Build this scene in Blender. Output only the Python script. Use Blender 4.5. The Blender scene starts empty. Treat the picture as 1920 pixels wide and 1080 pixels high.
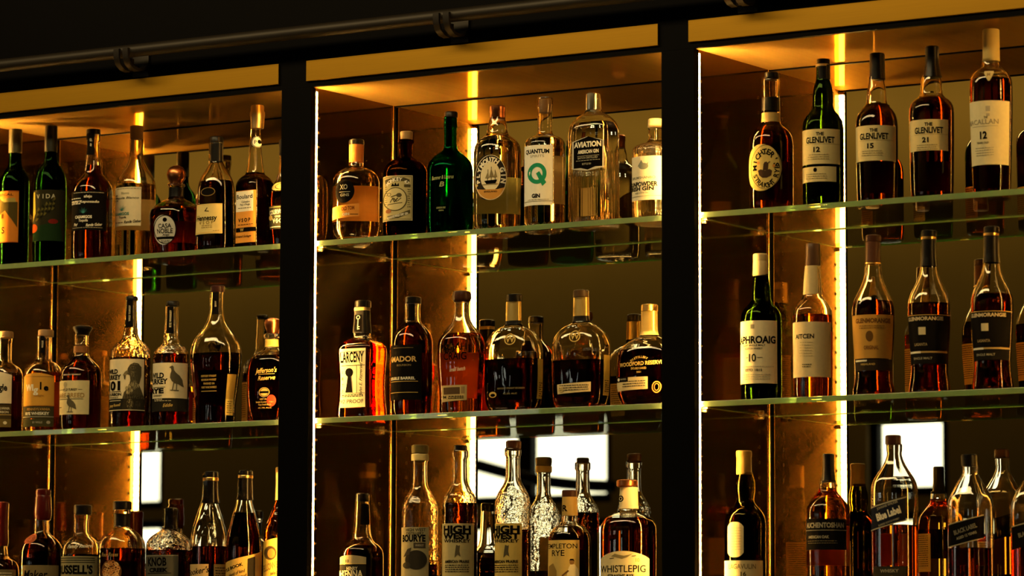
import bpy, bmesh, math, random
import numpy as np
from mathutils import Vector, Matrix

random.seed(7)
sc = bpy.context.scene
COL = sc.collection

# ------------------------------------------------------------------ camera
ZO = 1.87                                     # height of the cabinet's zero level above the room floor
F_PX, YAW, PITCH, ROLL = 7070.55, 0.5684, 0.1059, 0.0035
CAM = np.array([5.4036, -7.5473, -0.3177 + ZO])
_fw = np.array([-math.sin(YAW) * math.cos(PITCH), math.cos(YAW) * math.cos(PITCH), math.sin(PITCH)])
_r0 = np.array([math.cos(YAW), math.sin(YAW), 0.0])
_u0 = np.cross(_r0, _fw)
_r = _r0 * math.cos(ROLL) + _u0 * math.sin(ROLL)
_u = _u0 * math.cos(ROLL) - _r0 * math.sin(ROLL)
cam_data = bpy.data.cameras.new('camera')
cam = bpy.data.objects.new('camera', cam_data)
COL.objects.link(cam)
cam.matrix_world = Matrix(((_r[0], _u[0], -_fw[0], CAM[0]), (_r[1], _u[1], -_fw[1], CAM[1]),
                           (_r[2], _u[2], -_fw[2], CAM[2]), (0, 0, 0, 1)))
cam_data.sensor_width = 36
cam_data.lens = F_PX / 1920 * 36
cam_data.clip_start = 0.1
cam_data.clip_end = 200
cam_data.dof.use_dof = True
cam_data.dof.focus_distance = 9.2
cam_data.dof.aperture_fstop = 5.0
sc.camera = cam

# ------------------------------------------------------------------ world, light and exposure
wd = bpy.data.worlds.new('world')
sc.world = wd
wd.use_nodes = True
bg = wd.node_tree.nodes['Background']
bg.inputs[0].default_value = (0.9, 0.7, 0.4, 1)
bg.inputs[1].default_value = 0.004
LED_STRENGTH = 430.0          # the chips, which face the mirror
LED_SIDE = 50.0               # the translucent side of the strip
LED_COLOR = (1.0, 0.56, 0.13)
WINDOW_STRENGTH = 3.2
WINDOW_COLOR = (0.95, 1.0, 0.88)


def area(name, loc, target, size, power, color, size_y=None):
    l = bpy.data.lights.new(name, 'AREA')
    l.energy = power
    l.color = color
    l.shape = 'RECTANGLE' if size_y else 'SQUARE'
    l.size = size
    if size_y:
        l.size_y = size_y
    o = bpy.data.objects.new(name, l)
    COL.objects.link(o)
    o.location = loc
    d = Vector(target) - Vector(loc)
    o.rotation_euler = d.to_track_quat('-Z', 'Y').to_euler()
    return o


area('front_fill', (-0.2, -1.75, 4.25), (-0.1, 0.0, 2.4), 4.4, 72, (1.0, 0.73, 0.33), 0.3)  # added fill to brighten labels and headers from the front; no fixture there
area('cove_light', (-5.5, -9.05, 4.8), (-5.5, -9.6, 4.2), 12.0, 75, (1.0, 0.62, 0.14), 0.1)
sc.view_settings.view_transform = 'Standard'
sc.view_settings.look = 'None'
sc.view_settings.exposure = 0.0
sc.view_settings.gamma = 1.0
sc.view_settings.use_curve_mapping = False
cy = sc.cycles
cy.max_bounces = 18
cy.diffuse_bounces = 2
cy.glossy_bounces = 8
cy.transmission_bounces = 14
cy.transparent_max_bounces = 32
cy.volume_bounces = 0
cy.sample_clamp_indirect = 9.0
cy.sample_clamp_direct = 0.0
cy.blur_glossy = 1.0
cy.caustics_reflective = True
cy.caustics_refractive = True
cy.use_denoising = True
cy.use_adaptive_sampling = True
cy.adaptive_threshold = 0.015


# ------------------------------------------------------------------ pixel <-> world
def proj(P):
    d = np.asarray(P, float) - CAM
    t = d @ _fw
    return 960 + F_PX * (d @ _r) / t, 540 - F_PX * (d @ _u) / t


def ray(x, y):
    return _fw * F_PX + _r * (x - 960) - _u * (y - 540)


def at_y(x, y, Y):
    """the point in the plane Y seen at a pixel of the photograph"""
    d = ray(x, y)
    return CAM + d * ((Y - CAM[1]) / d[1])


# ------------------------------------------------------------------ materials
MATS = {}


def new_mat(name):
    m = bpy.data.materials.new(name)
    m.use_nodes = True
    nt = m.node_tree
    nt.nodes.clear()
    out = nt.nodes.new('ShaderNodeOutputMaterial')
    return m, nt, out


def principled(name, color, rough=0.5, metal=0.0, noise=0.0, nscale=60, bump=0.0, spec=0.5, aniso=0.0, tangent=None,
               stretch=(1, 1, 1), coat=0.0, sheen_rough=0.0):
    if name in MATS:
        return MATS[name]
    m, nt, out = new_mat(name)
    b = nt.nodes.new('ShaderNodeBsdfPrincipled')
    b.inputs['Base Color'].default_value = (*color, 1)
    b.inputs['Roughness'].default_value = rough
    b.inputs['Metallic'].default_value = metal
    b.inputs['Specular IOR Level'].default_value = spec
    b.inputs['Anisotropic'].default_value = aniso
    b.inputs['Coat Weight'].default_value = coat
    if tangent:
        c = nt.nodes.new('ShaderNodeCombineXYZ')
        for i in range(3):
            c.inputs[i].default_value = tangent[i]
        nt.links.new(c.outputs[0], b.inputs['Tangent'])
    if noise or bump:
        tc = nt.nodes.new('ShaderNodeTexCoord')
        mp = nt.nodes.new('ShaderNodeMapping')
        mp.inputs['Scale'].default_value = stretch
        nz = nt.nodes.new('ShaderNodeTexNoise')
        nz.inputs['Scale'].default_value = nscale
        nz.inputs['Detail'].default_value = 4
        nt.links.new(tc.outputs['Object'], mp.inputs['Vector'])
        nt.links.new(mp.outputs[0], nz.inputs['Vector'])
        if noise:
            mx = nt.nodes.new('ShaderNodeMix')
            mx.data_type = 'RGBA'
            mx.inputs['A'].default_value = (*[c * (1 - noise) for c in color], 1)
            mx.inputs['B'].default_value = (*[min(1, c * (1 + noise)) for c in color], 1)
            nt.links.new(nz.outputs['Fac'], mx.inputs['Factor'])
            nt.links.new(mx.outputs['Result'], b.inputs['Base Color'])
        if bump:
            bp = nt.nodes.new('ShaderNodeBump')
            bp.inputs['Strength'].default_value = bump
            bp.inputs['Distance'].default_value = 0.002
            nt.links.new(nz.outputs['Fac'], bp.inputs['Height'])
            nt.links.new(bp.outputs[0], b.inputs['Normal'])
    nt.links.new(b.outputs[0], out.inputs[0])
    MATS[name] = m
    return m


def key(c):
    return '%03x%03x%03x' % tuple(int(max(0, min(1, v)) * 4095) for v in c)


def paper(c):
    return principled('paper_' + key(c), c, 0.75, noise=0.08, nscale=120, spec=0.02)


def ink(c):
    return principled('ink_' + key(c), c, 0.8, spec=0.0)


def plastic(c, rough=0.35):
    return principled('plastic_' + key(c), c, rough, spec=0.2)


def metal(c, rough=0.3):
    return principled('metal_' + key(c) + str(rough), c, rough, 1.0)


def wood(c):
    return principled('wood_' + key(c), c, 0.6, noise=0.25, nscale=90, stretch=(1, 1, 0.2), bump=0.2)


def glass(name, color, bump=0.0, nscale=160, rough=0.0, ior=1.45, stretch=(1, 1, 1), zband=0):
    if name in MATS:
        return MATS[name]
    m, nt, out = new_mat(name)
    g = nt.nodes.new('ShaderNodeBsdfGlass')
    g.inputs['Color'].default_value = (*color, 1)
    g.inputs['Roughness'].default_value = rough
    g.inputs['IOR'].default_value = ior
    if bump:
        tc = nt.nodes.new('ShaderNodeTexCoord')
        mp = nt.nodes.new('ShaderNodeMapping')
        mp.inputs['Scale'].default_value = stretch
        nz = nt.nodes.new('ShaderNodeTexNoise')
        nz.inputs['Scale'].default_value = nscale
        nz.inputs['Detail'].default_value = 1.5
        bp = nt.nodes.new('ShaderNodeBump')
        bp.inputs['Strength'].default_value = bump
        bp.inputs['Distance'].default_value = 0.004
        nt.links.new(tc.outputs['Object'], mp.inputs['Vector'])
        nt.links.new(mp.outputs[0], nz.inputs['Vector'])
        if zband:                                          # the relief fades out towards the neck
            sp = nt.nodes.new('ShaderNodeSeparateXYZ')
            mr = nt.nodes.new('ShaderNodeMapRange')
            mr.inputs['From Min'].default_value = zband
            mr.inputs['From Max'].default_value = zband - 0.03
            ml = nt.nodes.new('ShaderNodeMath')
            ml.operation = 'MULTIPLY'
            ml.inputs[1].default_value = bump
            nt.links.new(tc.outputs['Object'], sp.inputs[0])
            nt.links.new(sp.outputs[2], mr.inputs['Value'])
            nt.links.new(mr.outputs[0], ml.inputs[0])
            nt.links.new(ml.outputs[0], bp.inputs['Strength'])
        nt.links.new(nz.outputs['Fac'], bp.inputs['Height'])
        nt.links.new(bp.outputs[0], g.inputs['Normal'])
    nt.links.new(g.outputs[0], out.inputs[0])
    MATS[name] = m
    return m


def liquid_mat(name, color):
    if name in MATS:
        return MATS[name]
    m, nt, out = new_mat(name)
    t = nt.nodes.new('ShaderNodeBsdfTransparent')
    t.inputs['Color'].default_value = (*color, 1)
    nt.links.new(t.outputs[0], out.inputs[0])
    MATS[name] = m
    return m


GLASS = {
    'clear': glass('bottle_glass_clear', (1.0, 0.98, 0.93)),
    'rough': glass('bottle_glass_embossed', (1.0, 0.97, 0.9), bump=0.55, nscale=70, zband=0.265),
    'wavy': glass('bottle_glass_wavy', (1.0, 0.97, 0.9), bump=0.45, nscale=40, stretch=(1, 1, 0.25)),
    'flute': glass('bottle_glass_fluted', (1.0, 0.98, 0.92), bump=1.0, nscale=130, stretch=(1, 1, 0.01), zband=0.19),
    'green': glass('bottle_glass_green', (0.03, 0.10, 0.03)),
    'dark': glass('bottle_glass_dark', (0.13, 0.23, 0.06)),
    'olive': glass('bottle_glass_olive', (0.50, 0.46, 0.22)),
    'emerald': glass('bottle_glass_emerald', (0.008, 0.20, 0.09)),
    'brown': glass('bottle_glass_brown', (0.20, 0.07, 0.015)),
}
LIQ = {
    'clear': liquid_mat('spirit_clear', (0.98, 0.95, 0.88)),
    'gold': liquid_mat('spirit_gold', (0.92, 0.58, 0.16)),
    'amber': liquid_mat('spirit_amber', (0.56, 0.23, 0.055)),
    'red': liquid_mat('spirit_red_amber', (0.38, 0.125, 0.03)),
    'dark': liquid_mat('spirit_dark_amber', (0.26, 0.085, 0.028)),
    'green': liquid_mat('spirit_in_green_glass', (0.6, 0.7, 0.4)),
    'orange': liquid_mat('spirit_orange', (0.92, 0.48, 0.09)),
}
BLACK = (0.0035, 0.003, 0.0026)
CREAM = (0.74, 0.64, 0.42)
INK = (0.005, 0.004, 0.003)


# ------------------------------------------------------------------ mesh helpers
def mesh_obj(name, verts, faces, mats, idx=None, parent=None, loc=(0, 0, 0), smooth=False, angle=35):
    me = bpy.data.meshes.new(name)
    me.from_pydata([tuple(map(float, v)) for v in verts], [], faces)
    for m in mats:
        me.materials.append(m)
    if idx is not None:
        me.polygons.foreach_set('material_index', idx)
    if smooth:
        me.polygons.foreach_set('use_smooth', [True] * len(me.polygons))
        me.set_sharp_from_angle(angle=math.radians(angle))
    me.update()
    o = bpy.data.objects.new(name, me)
    COL.objects.link(o)
    if parent is not None:
        o.parent = parent
    else:
        o.location = loc
    return o


def tag(o, label, cat, group=None, kind=None):
    o['label'] = label
    if cat:
        o['category'] = cat
    if group:
        o['group'] = group
    if kind:
        o['kind'] = kind
    return o


def empty(name, loc):
    o = bpy.data.objects.new(name, None)
    o.empty_display_size = 0.05
    o.location = loc
    COL.objects.link(o)
    return o


class Mesh:
    """collects boxes, tubes and grids into one mesh"""
    def __init__(s):
        s.v, s.f, s.i = [], [], []

    def box(s, x0, x1, y0, y1, z0, z1, mi=0, bevel=0.0):
        b = len(s.v)
        if bevel > 0:
            bm = bmesh.new()
            bmesh.ops.create_cube(bm, size=1)
            for v in bm.verts:
                v.co = Vector((x0 + (v.co.x + .5) * (x1 - x0), y0 + (v.co.y + .5) * (y1 - y0), z0 + (v.co.z + .5) * (z1 - z0)))
            bmesh.ops.bevel(bm, geom=list(bm.edges), offset=bevel, segments=2, affect='EDGES', profile=0.5)
            bm.normal_update()
            s.add_bm(bm, mi)
            return
        s.v += [(x0, y0, z0), (x1, y0, z0), (x1, y1, z0), (x0, y1, z0), (x0, y0, z1), (x1, y0, z1), (x1, y1, z1), (x0, y1, z1)]
        for q in ((0, 3, 2, 1), (4, 5, 6, 7), (0, 1, 5, 4), (1, 2, 6, 5), (2, 3, 7, 6), (3, 0, 4, 7)):
            s.f.append([b + k for k in q])
            s.i.append(mi)

    def add_bm(s, bm, mi=0):
        b = len(s.v)
        bm.verts.index_update()
        s.v += [tuple(v.co) for v in bm.verts]
        for f in bm.faces:
            s.f.append([b + v.index for v in f.verts])
            s.i.append(mi)
        bm.free()

    def tube(s, pts, r, mi=0, seg=12, cap=True):
        pts = [Vector(p) for p in pts]
        b = len(s.v)
        n = len(pts)
        up = None
        for k, p in enumerate(pts):
            t = (pts[min(k + 1, n - 1)] - pts[max(k - 1, 0)]).normalized()
            if up is None:
                up = Vector((0, 0, 1)) if abs(t.z) < .9 else Vector((1, 0, 0))
            a = t.cross(up).normalized()
            c = a.cross(t).normalized()
            up = c
            rr = r[k] if isinstance(r, (list, tuple)) else r
            for j in range(seg):
                w = 2 * math.pi * j / seg
                s.v.append(tuple(p + a * (rr * math.cos(w)) + c * (rr * math.sin(w))))
        for k in range(n - 1):
            for j in range(seg):
                j2 = (j + 1) % seg
                s.f.append([b + k * seg + j, b + k * seg + j2, b + (k + 1) * seg + j2, b + (k + 1) * seg + j])
                s.i.append(mi)
        if cap:
            s.f.append([b + j for j in range(seg)][::-1])
            s.f.append([b + (n - 1) * seg + j for j in range(seg)])
            s.i += [mi, mi]

    def ring_x(s, x, y, z, r0, r1, h, mi=0, mc=None, seg=14):
        """a grommet on a wall facing +X: a raised ring and its dark bore"""
        b = len(s.v)
        for rr, hh in ((r1, 0), (r1, h), (r0, h), (r0, 0.0002)):
            for j in range(seg):
                w = 2 * math.pi * j / seg
                s.v.append((x + hh, y + rr * math.cos(w), z + rr * math.sin(w)))
        for k in range(3):
            for j in range(seg):
                j2 = (j + 1) % seg
                s.f.append([b + k * seg + j, b + k * seg + j2, b + (k + 1) * seg + j2, b + (k + 1) * seg + j])
                s.i.append(mi)
        s.f.append([b + 3 * seg + j for j in range(seg)])
        s.i.append(mc if mc is not None else mi)

    def build(s, name, mats, parent=None, smooth=False, angle=35):
        return mesh_obj(name, s.v, s.f, mats if isinstance(mats, (list, tuple)) else [mats], s.i, parent, smooth=smooth, angle=angle)


# ------------------------------------------------------------------ lettering
TXT = {}


def glyphs(text, bold=0.0, shear=0.0):
    """flat triangles of a word: cap height 1, centred"""
    bold += 0.016
    k = (text, bold, shear)
    if k in TXT:
        return TXT[k]
    cu = bpy.data.curves.new('lettering', 'FONT')
    cu.body = text
    cu.size = 1.0
    cu.offset = bold
    cu.shear = shear
    cu.resolution_u = 3
    cu.dimensions = '2D'
    cu.fill_mode = 'BOTH'
    ob = bpy.data.objects.new('lettering', cu)
    me = ob.to_mesh()
    bm = bmesh.new()
    bm.from_mesh(me)
    ob.to_mesh_clear()
    bpy.data.objects.remove(ob)
    bpy.data.curves.remove(cu)
    bmesh.ops.triangulate(bm, faces=bm.faces[:])
    bm.verts.index_update()
    V = [(v.co.x, v.co.y) for v in bm.verts]
    Fc = [[v.index for v in f.verts] for f in bm.faces]
    bm.free()
    if not V:
        TXT[k] = ([], [], 0)
        return TXT[k]
    xs = [v[0] for v in V]
    cap = 0.7
    x0, x1 = min(xs), max(xs)
    V = [((x - (x0 + x1) / 2) / cap, y / cap - .5) for x, y in V]
    TXT[k] = (V, Fc, (x1 - x0) / cap)
    return TXT[k]


def T(text, x, y, h, col=INK, w=None, rot=0.0, bold=0.0, shear=0.0):
    return ('T', text, x, y, h, col, w, rot, bold, shear)


def R(x0, x1, y0, y1, col):
    return ('P', [(x0, y0), (x1, y0), (x1, y1), (x0, y1)], col)


def El(x, y, rx, ry, col, n=28):
    return ('P', [(x + rx * math.cos(2 * math.pi * k / n), y + ry * math.sin(2 * math.pi * k / n)) for k in range(n)], col)


def Ring(x, y, rx, ry, t, col, n=36):
    return ('G', x, y, rx, ry, t, col, n)


def Po(pts, col):
    return ('P', pts, col)


def Arc(text, x, y, rx, ry, a0, a1, h, col, bold=0.02, flip=False):
    return ('A', text, x, y, rx, ry, a0, a1, h, col, bold, flip)


def Ln(x0, y0, x1, y1, t, col):
    dx, dy = x1 - x0, y1 - y0
    l = math.hypot(dx, dy) or 1
    nx, ny = -dy / l * t / 2, dx / l * t / 2
    return ('P', [(x0 + nx, y0 + ny), (x1 + nx, y1 + ny), (x1 - nx, y1 - ny), (x0 - nx, y0 - ny)], col)


def Lines(x0, x1, y0, dy, n, t, col):
    """rows of small print too fine to read, as broken strokes"""
    out = []
    rnd = random.Random(int(x0 * 7 + y0 * 3))
    for k in range(n):
        x = x0 + rnd.uniform(0, 1.5)
        while x < x1 - 1:
            w = rnd.uniform(1.5, 5)
            out.append(R(x, min(x + w, x1), y0 + k * dy, y0 + k * dy + t, col))
            x += w + rnd.uniform(.7, 1.3)
    return out


# ------------------------------------------------------------------ bottles
def pchip(xs, ys):
    n = len(xs)
    h = [xs[i + 1] - xs[i] for i in range(n - 1)]
    d = [(ys[i + 1] - ys[i]) / h[i] for i in range(n - 1)]
    m = [0.0] * n
    for i in range(1, n - 1):
        if d[i - 1] * d[i] > 0:
            w1, w2 = 2 * h[i] + h[i - 1], h[i] + 2 * h[i - 1]
            m[i] = (w1 + w2) / (w1 / d[i - 1] + w2 / d[i])
    m[0], m[-1] = d[0], d[-1]
    for i in (0, n - 1):
        dd = d[0] if i == 0 else d[-1]
        m[i] = max(-abs(3 * dd), min(abs(3 * dd), m[i]))

    def f(x):
        if x <= xs[0]:
            return ys[0]
        if x >= xs[-1]:
            return ys[-1]
        i = 0
        while xs[i + 1] < x:
            i += 1
        t = (x - xs[i]) / h[i]
        return ((1 + 2 * t) * (1 - t) ** 2 * ys[i] + t * (1 - t) ** 2 * h[i] * m[i] + t * t * (3 - 2 * t) * ys[i + 1] + t * t * (t - 1) * h[i] * m[i + 1])
    return f


SEG = 56


class Section:
    """a bottle's cross-section: points scaled so its silhouette seen from the camera has half width 1"""
    def __init__(s, spec, X, Y):
        a, b, n, yaw = spec or (1, 1, 2, 0)
        pts = []
        K = 720
        for k in range(K + 1):
            t = math.pi / 2 + 2 * math.pi * k / K
            c, d = math.cos(t), math.sin(t)
            pts.append((a * math.copysign(abs(c) ** (2 / n), c), b * math.copysign(abs(d) ** (2 / n), d)))
        p = np.array(pts)
        w = math.radians(yaw)
        p = p @ np.array([[math.cos(w), math.sin(w)], [-math.sin(w), math.cos(w)]])
        v = np.array([X, Y]) - CAM[:2]
        v /= np.hypot(*v)
        s.right = np.array([v[1], -v[0]])
        s.view = v
        p = p / (p @ s.right).max()
        s.p = p
        s.s = np.concatenate([[0], np.cumsum(np.hypot(*np.diff(p, axis=0).T))])
        s.L = s.s[-1]
        q = p @ s.right
        # walk from the left silhouette round the front to the right silhouette
        i0 = int(np.argmin(q))
        i1 = int(np.argmax(q))
        if i1 <= i0:
            i1 += K
        ids = np.arange(i0, i1 + 1)
        s.tx = np.maximum.accumulate(q[ids % K] + np.arange(len(ids)) * 1e-9)
        s.ts = np.where(ids >= K, s.s[ids % K] + s.L, s.s[ids % K])

    def at(s, sig):
        sig = np.asarray(sig) % s.L
        return np.stack([np.interp(sig, s.s, s.p[:, 0]), np.interp(sig, s.s, s.p[:, 1])], -1)

    def sx(s, u):
        """arc position of the point seen u half-widths right of the axis"""
        if u < -.985:
            return float(np.interp(-.985, s.tx, s.ts)) + (u + .985)
        if u > .985:
            return float(np.interp(.985, s.tx, s.ts)) + (u - .985)
        return float(np.interp(u, s.tx, s.ts))


class Bottle:
    """one bottle: traced half-widths (pixels of the photo at its own distance) turned on its own axis at its real place"""
    def __init__(s, name, label, group, xc, base_z, base_y, y_top, Yd=0.087):
        s.xc = xc
        p = at_y(xc, base_y, Yd)
        s.X, s.Y = p[0], p[1]
        s.base = base_z
        P0 = (s.X, s.Y, base_z)
        s.m = ((np.array(P0) - CAM) @ _fw) / F_PX          # metres per pixel
        s.by = float(proj(P0)[1])                          # the base stands on the shelf
        pt = at_y(xc, y_top, Yd)                           # the top is where the photo shows it
        s.k = (pt[2] - base_z) / (s.by - y_top)
        s.elev = (base_z + .12 - CAM[2]) / math.hypot(s.X - CAM[0], s.Y - CAM[1])
        s.root = empty(name, (s.X, s.Y, base_z))
        tag(s.root, label, 'bottle', group)
        s.sec = Section(None, s.X, s.Y)

    def z(s, y):
        return (s.by - y) * s.k

    def section(s, spec):
        s.sec = Section(spec, s.X, s.Y)
        return s

    # --- a solid of revolution / extrusion from rings [(y, r_px)]
    def rings(s, prof, name, mats, close=True, sec=None, smooth=True, angle=40, label=None, parent=None, xoff=0.0):
        sec = sec or s.sec
        sig = np.arange(SEG) / SEG * sec.L
        C = sec.at(sig)
        off = sec.right * (xoff * s.m)
        V, Fc = [], []
        rows = []
        for y, r in prof:
            z = s.z(y)
            if r < 0.02:
                rows.append([len(V)])
                V.append((off[0], off[1], z))
            else:
                rows.append(list(range(len(V), len(V) + SEG)))
                V += [(c[0] * r * s.m + off[0], c[1] * r * s.m + off[1], z) for c in C]
        for a, b in zip(rows[:-1], rows[1:]):
            for j in range(SEG):
                j2 = (j + 1) % SEG
                if len(a) == 1 and len(b) == 1:
                    continue
                if len(a) == 1:
                    Fc.append([a[0], b[j], b[j2]])
                elif len(b) == 1:
                    Fc.append([a[j2], a[j], b[0]])
                else:
                    Fc.append([a[j2], a[j], b[j], b[j2]])
        o = mesh_obj(name, V, Fc, mats, parent=parent or s.root, smooth=smooth, angle=angle)
        if label:
            o['label'] = label
        return o

    def body(s, prof, glass='clear', liq='amber', lvl=None, t=2.2, punt=5, emboss=False):
        prof = [p for p in prof[:-1] if p[0] < s.by - 6] + [(s.by, prof[-1][1])]
        ys = [p[0] for p in prof]
        rs = [p[1] for p in prof]
        f = pchip(ys, rs)
        s.f = f
        s.y0, s.y1 = ys[0], ys[-1]
        yy = []
        for i in range(len(ys) - 1):
            n = max(2, min(9, int(math.ceil(abs(rs[i + 1] - rs[i]) / 1.6 + (ys[i + 1] - ys[i]) / 9))))
            yy += [ys[i] + (ys[i + 1] - ys[i]) * k / n for k in range(n)]
        base = ys[-1]
        yy = [y for y in yy if y < base - 4.5]
        out = [(y, f(y)) for y in yy]
        rb = rs[-1]
        out += [(base - 4.2, rb), (base - 2, rb - .4), (base - .7, rb - 1.4), (base, rb - 3.5), (base, rb * .72), (base - punt * .6, rb * .45), (base - punt, 0)]
        inner = []
        if lvl is not None and lvl > ys[0] + 3:
            iy = [y for y in yy if y <= lvl - 1] + [lvl]
            inner = [(y, max(1.2, f(y) - t)) for y in iy]
            inner.append((lvl, 0))
            prof2 = list(reversed(inner)) + out
        else:
            prof2 = [(ys[0], 0)] + out
        s.rings(prof2, 'glass_body', [GLASS[glass]])
        if lvl is not None and liq:
            ly = [lvl + .4] + [y for y in yy if y > lvl + 1.5] + [base - 8]
            lp = [(lvl + .4, 0)] + [(y, max(1, f(y) - t)) for y in ly if y <= base - 8] + [(base - 6.2, rb - t - 3), (base - 5.6 - punt * .3, rb * .4), (base - 5.6 - punt * .5, 0)]
            s.rings(lp, 'liquid', [LIQ[liq]])
        return s

    def cap(s, prof, mat, name='cap', label=None, xoff=0.0, parent=None):
        ys = [p[0] for p in prof]
        rs = [p[1] for p in prof]
        pr = [(ys[0], 0), (ys[0], max(.5, rs[0] - 1.3)), (ys[0] + .35, rs[0] - .4), (ys[0] + 1.2, rs[0])]
        pr += [(y, r) for y, r in zip(ys[1:-1], rs[1:-1])]
        pr += [(ys[-1] - .6, rs[-1]), (ys[-1], rs[-1] - .6), (ys[-1], 0)]
        return s.rings(pr, name, [mat], sec=Section(None, s.X, s.Y), label=label, xoff=xoff, parent=parent)

    def sleeve(s, ya, yb, mat, name='neck_sleeve', extra=0.5, label=None):
        n = max(2, int((yb - ya) / 3))
        yy = [ya + (yb - ya) * k / n for k in range(n + 1)]
        pr = [(ya, s.f(ya) + .08)] + [(y, s.f(y) + extra) for y in yy] + [(yb, s.f(yb) + .08)]
        return s.rings(pr, name, [mat], label=label)

    # --- labels: everything is laid on the glass by its arc position and height
    def _place(s, S, Yp, eps):
        S = np.asarray(S, float)
        Z = np.asarray(Yp, float)
        r = np.array([s.f(min(max(y, s.y0), s.y1)) for y in Z])
        C = s.sec.at(S)
        rad = r * s.m + eps
        return np.stack([C[:, 0] * rad, C[:, 1] * rad, (s.by - Z) * s.k], -1)

    def label(s, x0, x1, y0, y1, col, els=(), top=None, bot=None, name='label', mat=None, plabel=None, back=False, eps=0.0005, nodrop=False, border=None):
        """x0..x1, y0..y1: where the photo shows the label; top / bot: pixel offsets along its width"""
        rm = s.f((y0 + y1) / 2)
        drop = rm * s.elev * .8            # the near side of the glass stands higher in the picture than the axis
        if back or nodrop:
            drop = 0

        def S(x):
            u = (x - s.xc) / rm
            if back:
                return (s.sec.ts[0] + s.sec.ts[-1]) / 2 + s.sec.L / 2 + u
            return s.sec.sx(u)
        V, Fc, I = [], [], []
        mats = [mat or paper(col)]
        NX = max(6, int(abs(S(x1) - S(x0)) * rm / 2.5))
        NY = max(3, int((y1 - y0) / 6))
        ellipse = top == 'ellipse'
        for side in (0, 1):
            if side == 1:
                break
        b = 0
        for i in range(NX + 1):
            u = i / NX
            if ellipse:
                u = .5 - .5 * math.cos(math.pi * u)
                hh = math.sqrt(max(0, 1 - (2 * u - 1) ** 2)) * (y1 - y0) / 2
                ya, yb = (y0 + y1) / 2 - hh, (y0 + y1) / 2 + hh
            else:
                ya = y0 + (top(u) if top else 0)
                yb = y1 + (bot(u) if bot else 0)
            ss = S(x0) + (S(x1) - S(x0)) * u
            for j in range(NY + 1):
                V.append((ss, ya + (yb - ya) * j / NY + drop, eps))
        for i in range(NX):
            for j in range(NY):
                a = i * (NY + 1) + j
                Fc.append([a, a + 1, a + NY + 2, a + NY + 1])
                I.append(0)
        lay = 1
        todo = list(els)
        for e in todo:
            lay += 1
            ee = eps + 0.00012 * min(lay, 10)
            if e[0] == 'A':
                _, text, x, y, rx, ry, a0, a1, h, colr, bold, flip = e
                n = len(text)
                for q, ch in enumerate(text):
                    if ch == ' ':
                        continue
                    a = math.radians(a0 + (a1 - a0) * (q + .5) / n)
                    px, py = x + rx * math.cos(a), y - ry * math.sin(a)
                    tx, ty = -rx * math.sin(a), -ry * math.cos(a)
                    if not flip:
                        tx, ty = -tx, -ty
                    rot = math.atan2(-ty, tx)
                    s._text(V, Fc, I, mats, ch, px, py + drop, h, colr, None, rot, bold, 0, S, ee, rm)
            elif e[0] == 'T':
                _, text, x, y, h, colr, w, rot, bold, shear = e
                s._text(V, Fc, I, mats, text, x, y + drop, h, colr, w, math.radians(rot), bold, shear, S, ee, rm)
            elif e[0] == 'G':
                _, x, y, rx, ry, tt, colr, n = e
                mi = s._mi(mats, colr)
                b = len(V)
                for k in range(n):
                    a = 2 * math.pi * k / n
                    for q in (0, tt):
                        V.append((S(x + (rx - q) * math.cos(a)), y + drop + (ry - q) * math.sin(a), ee))
                for k in range(n):
                    k2 = (k + 1) % n
                    Fc.append([b + 2 * k, b + 2 * k + 1, b + 2 * k2 + 1, b + 2 * k2])
                    I.append(mi)
            else:
                _, pts, colr = e
                s._poly(V, Fc, I, mats, [(S(x), y + drop) for x, y in pts], colr, ee, rm)
        P = s._place([v[0] for v in V], [v[1] for v in V], 0.0)
        # push outward by each layer's own height
        e_ = np.array([v[2] for v in V])
        C = s.sec.at(np.array([v[0] for v in V]))
        nrm = C / np.maximum(1e-6, np.hypot(C[:, 0], C[:, 1]))[:, None]
        P[:, 0] += nrm[:, 0] * e_
        P[:, 1] += nrm[:, 1] * e_
        o = mesh_obj(name, P, Fc, mats, I, parent=s.root)
        if plabel:
            o['label'] = plabel
        return o

    def _mi(s, mats, col):
        m = ink(col) if isinstance(col, tuple) else col
        if m not in mats:
            mats.append(m)
        return mats.index(m)

    def _tri(s, V, Fc, I, pts, tris, mi, ee, rm, maxlen=5.0):
        """adds triangles, split until they follow the curve of the glass"""
        bm = bmesh.new()
        vs = [bm.verts.new((p[0] * rm, p[1], 0)) for p in pts]
        for t in tris:
            try:
                bm.faces.new([vs[k] for k in t])
            except ValueError:
                pass
        for _ in range(4):
            long = [e for e in bm.edges if abs(e.verts[0].co.x - e.verts[1].co.x) > maxlen]
            if not long:
                break
            bmesh.ops.subdivide_edges(bm, edges=long, cuts=1)
            bmesh.ops.triangulate(bm, faces=[f for f in bm.faces if len(f.verts) > 3])
        bm.verts.index_update()
        b = len(V)
        V += [(v.co.x / rm, v.co.y, ee) for v in bm.verts]
        for f in bm.faces:
            Fc.append([b + v.index for v in f.verts])
            I.append(mi)
        bm.free()

    def _poly(s, V, Fc, I, mats, pts, col, ee, rm):
        from mathutils.geometry import tessellate_polygon
        tris = tessellate_polygon([[Vector((p[0] * rm, p[1], 0)) for p in pts]])
        s._tri(V, Fc, I, pts, tris, s._mi(mats, col), ee, rm)

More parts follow.
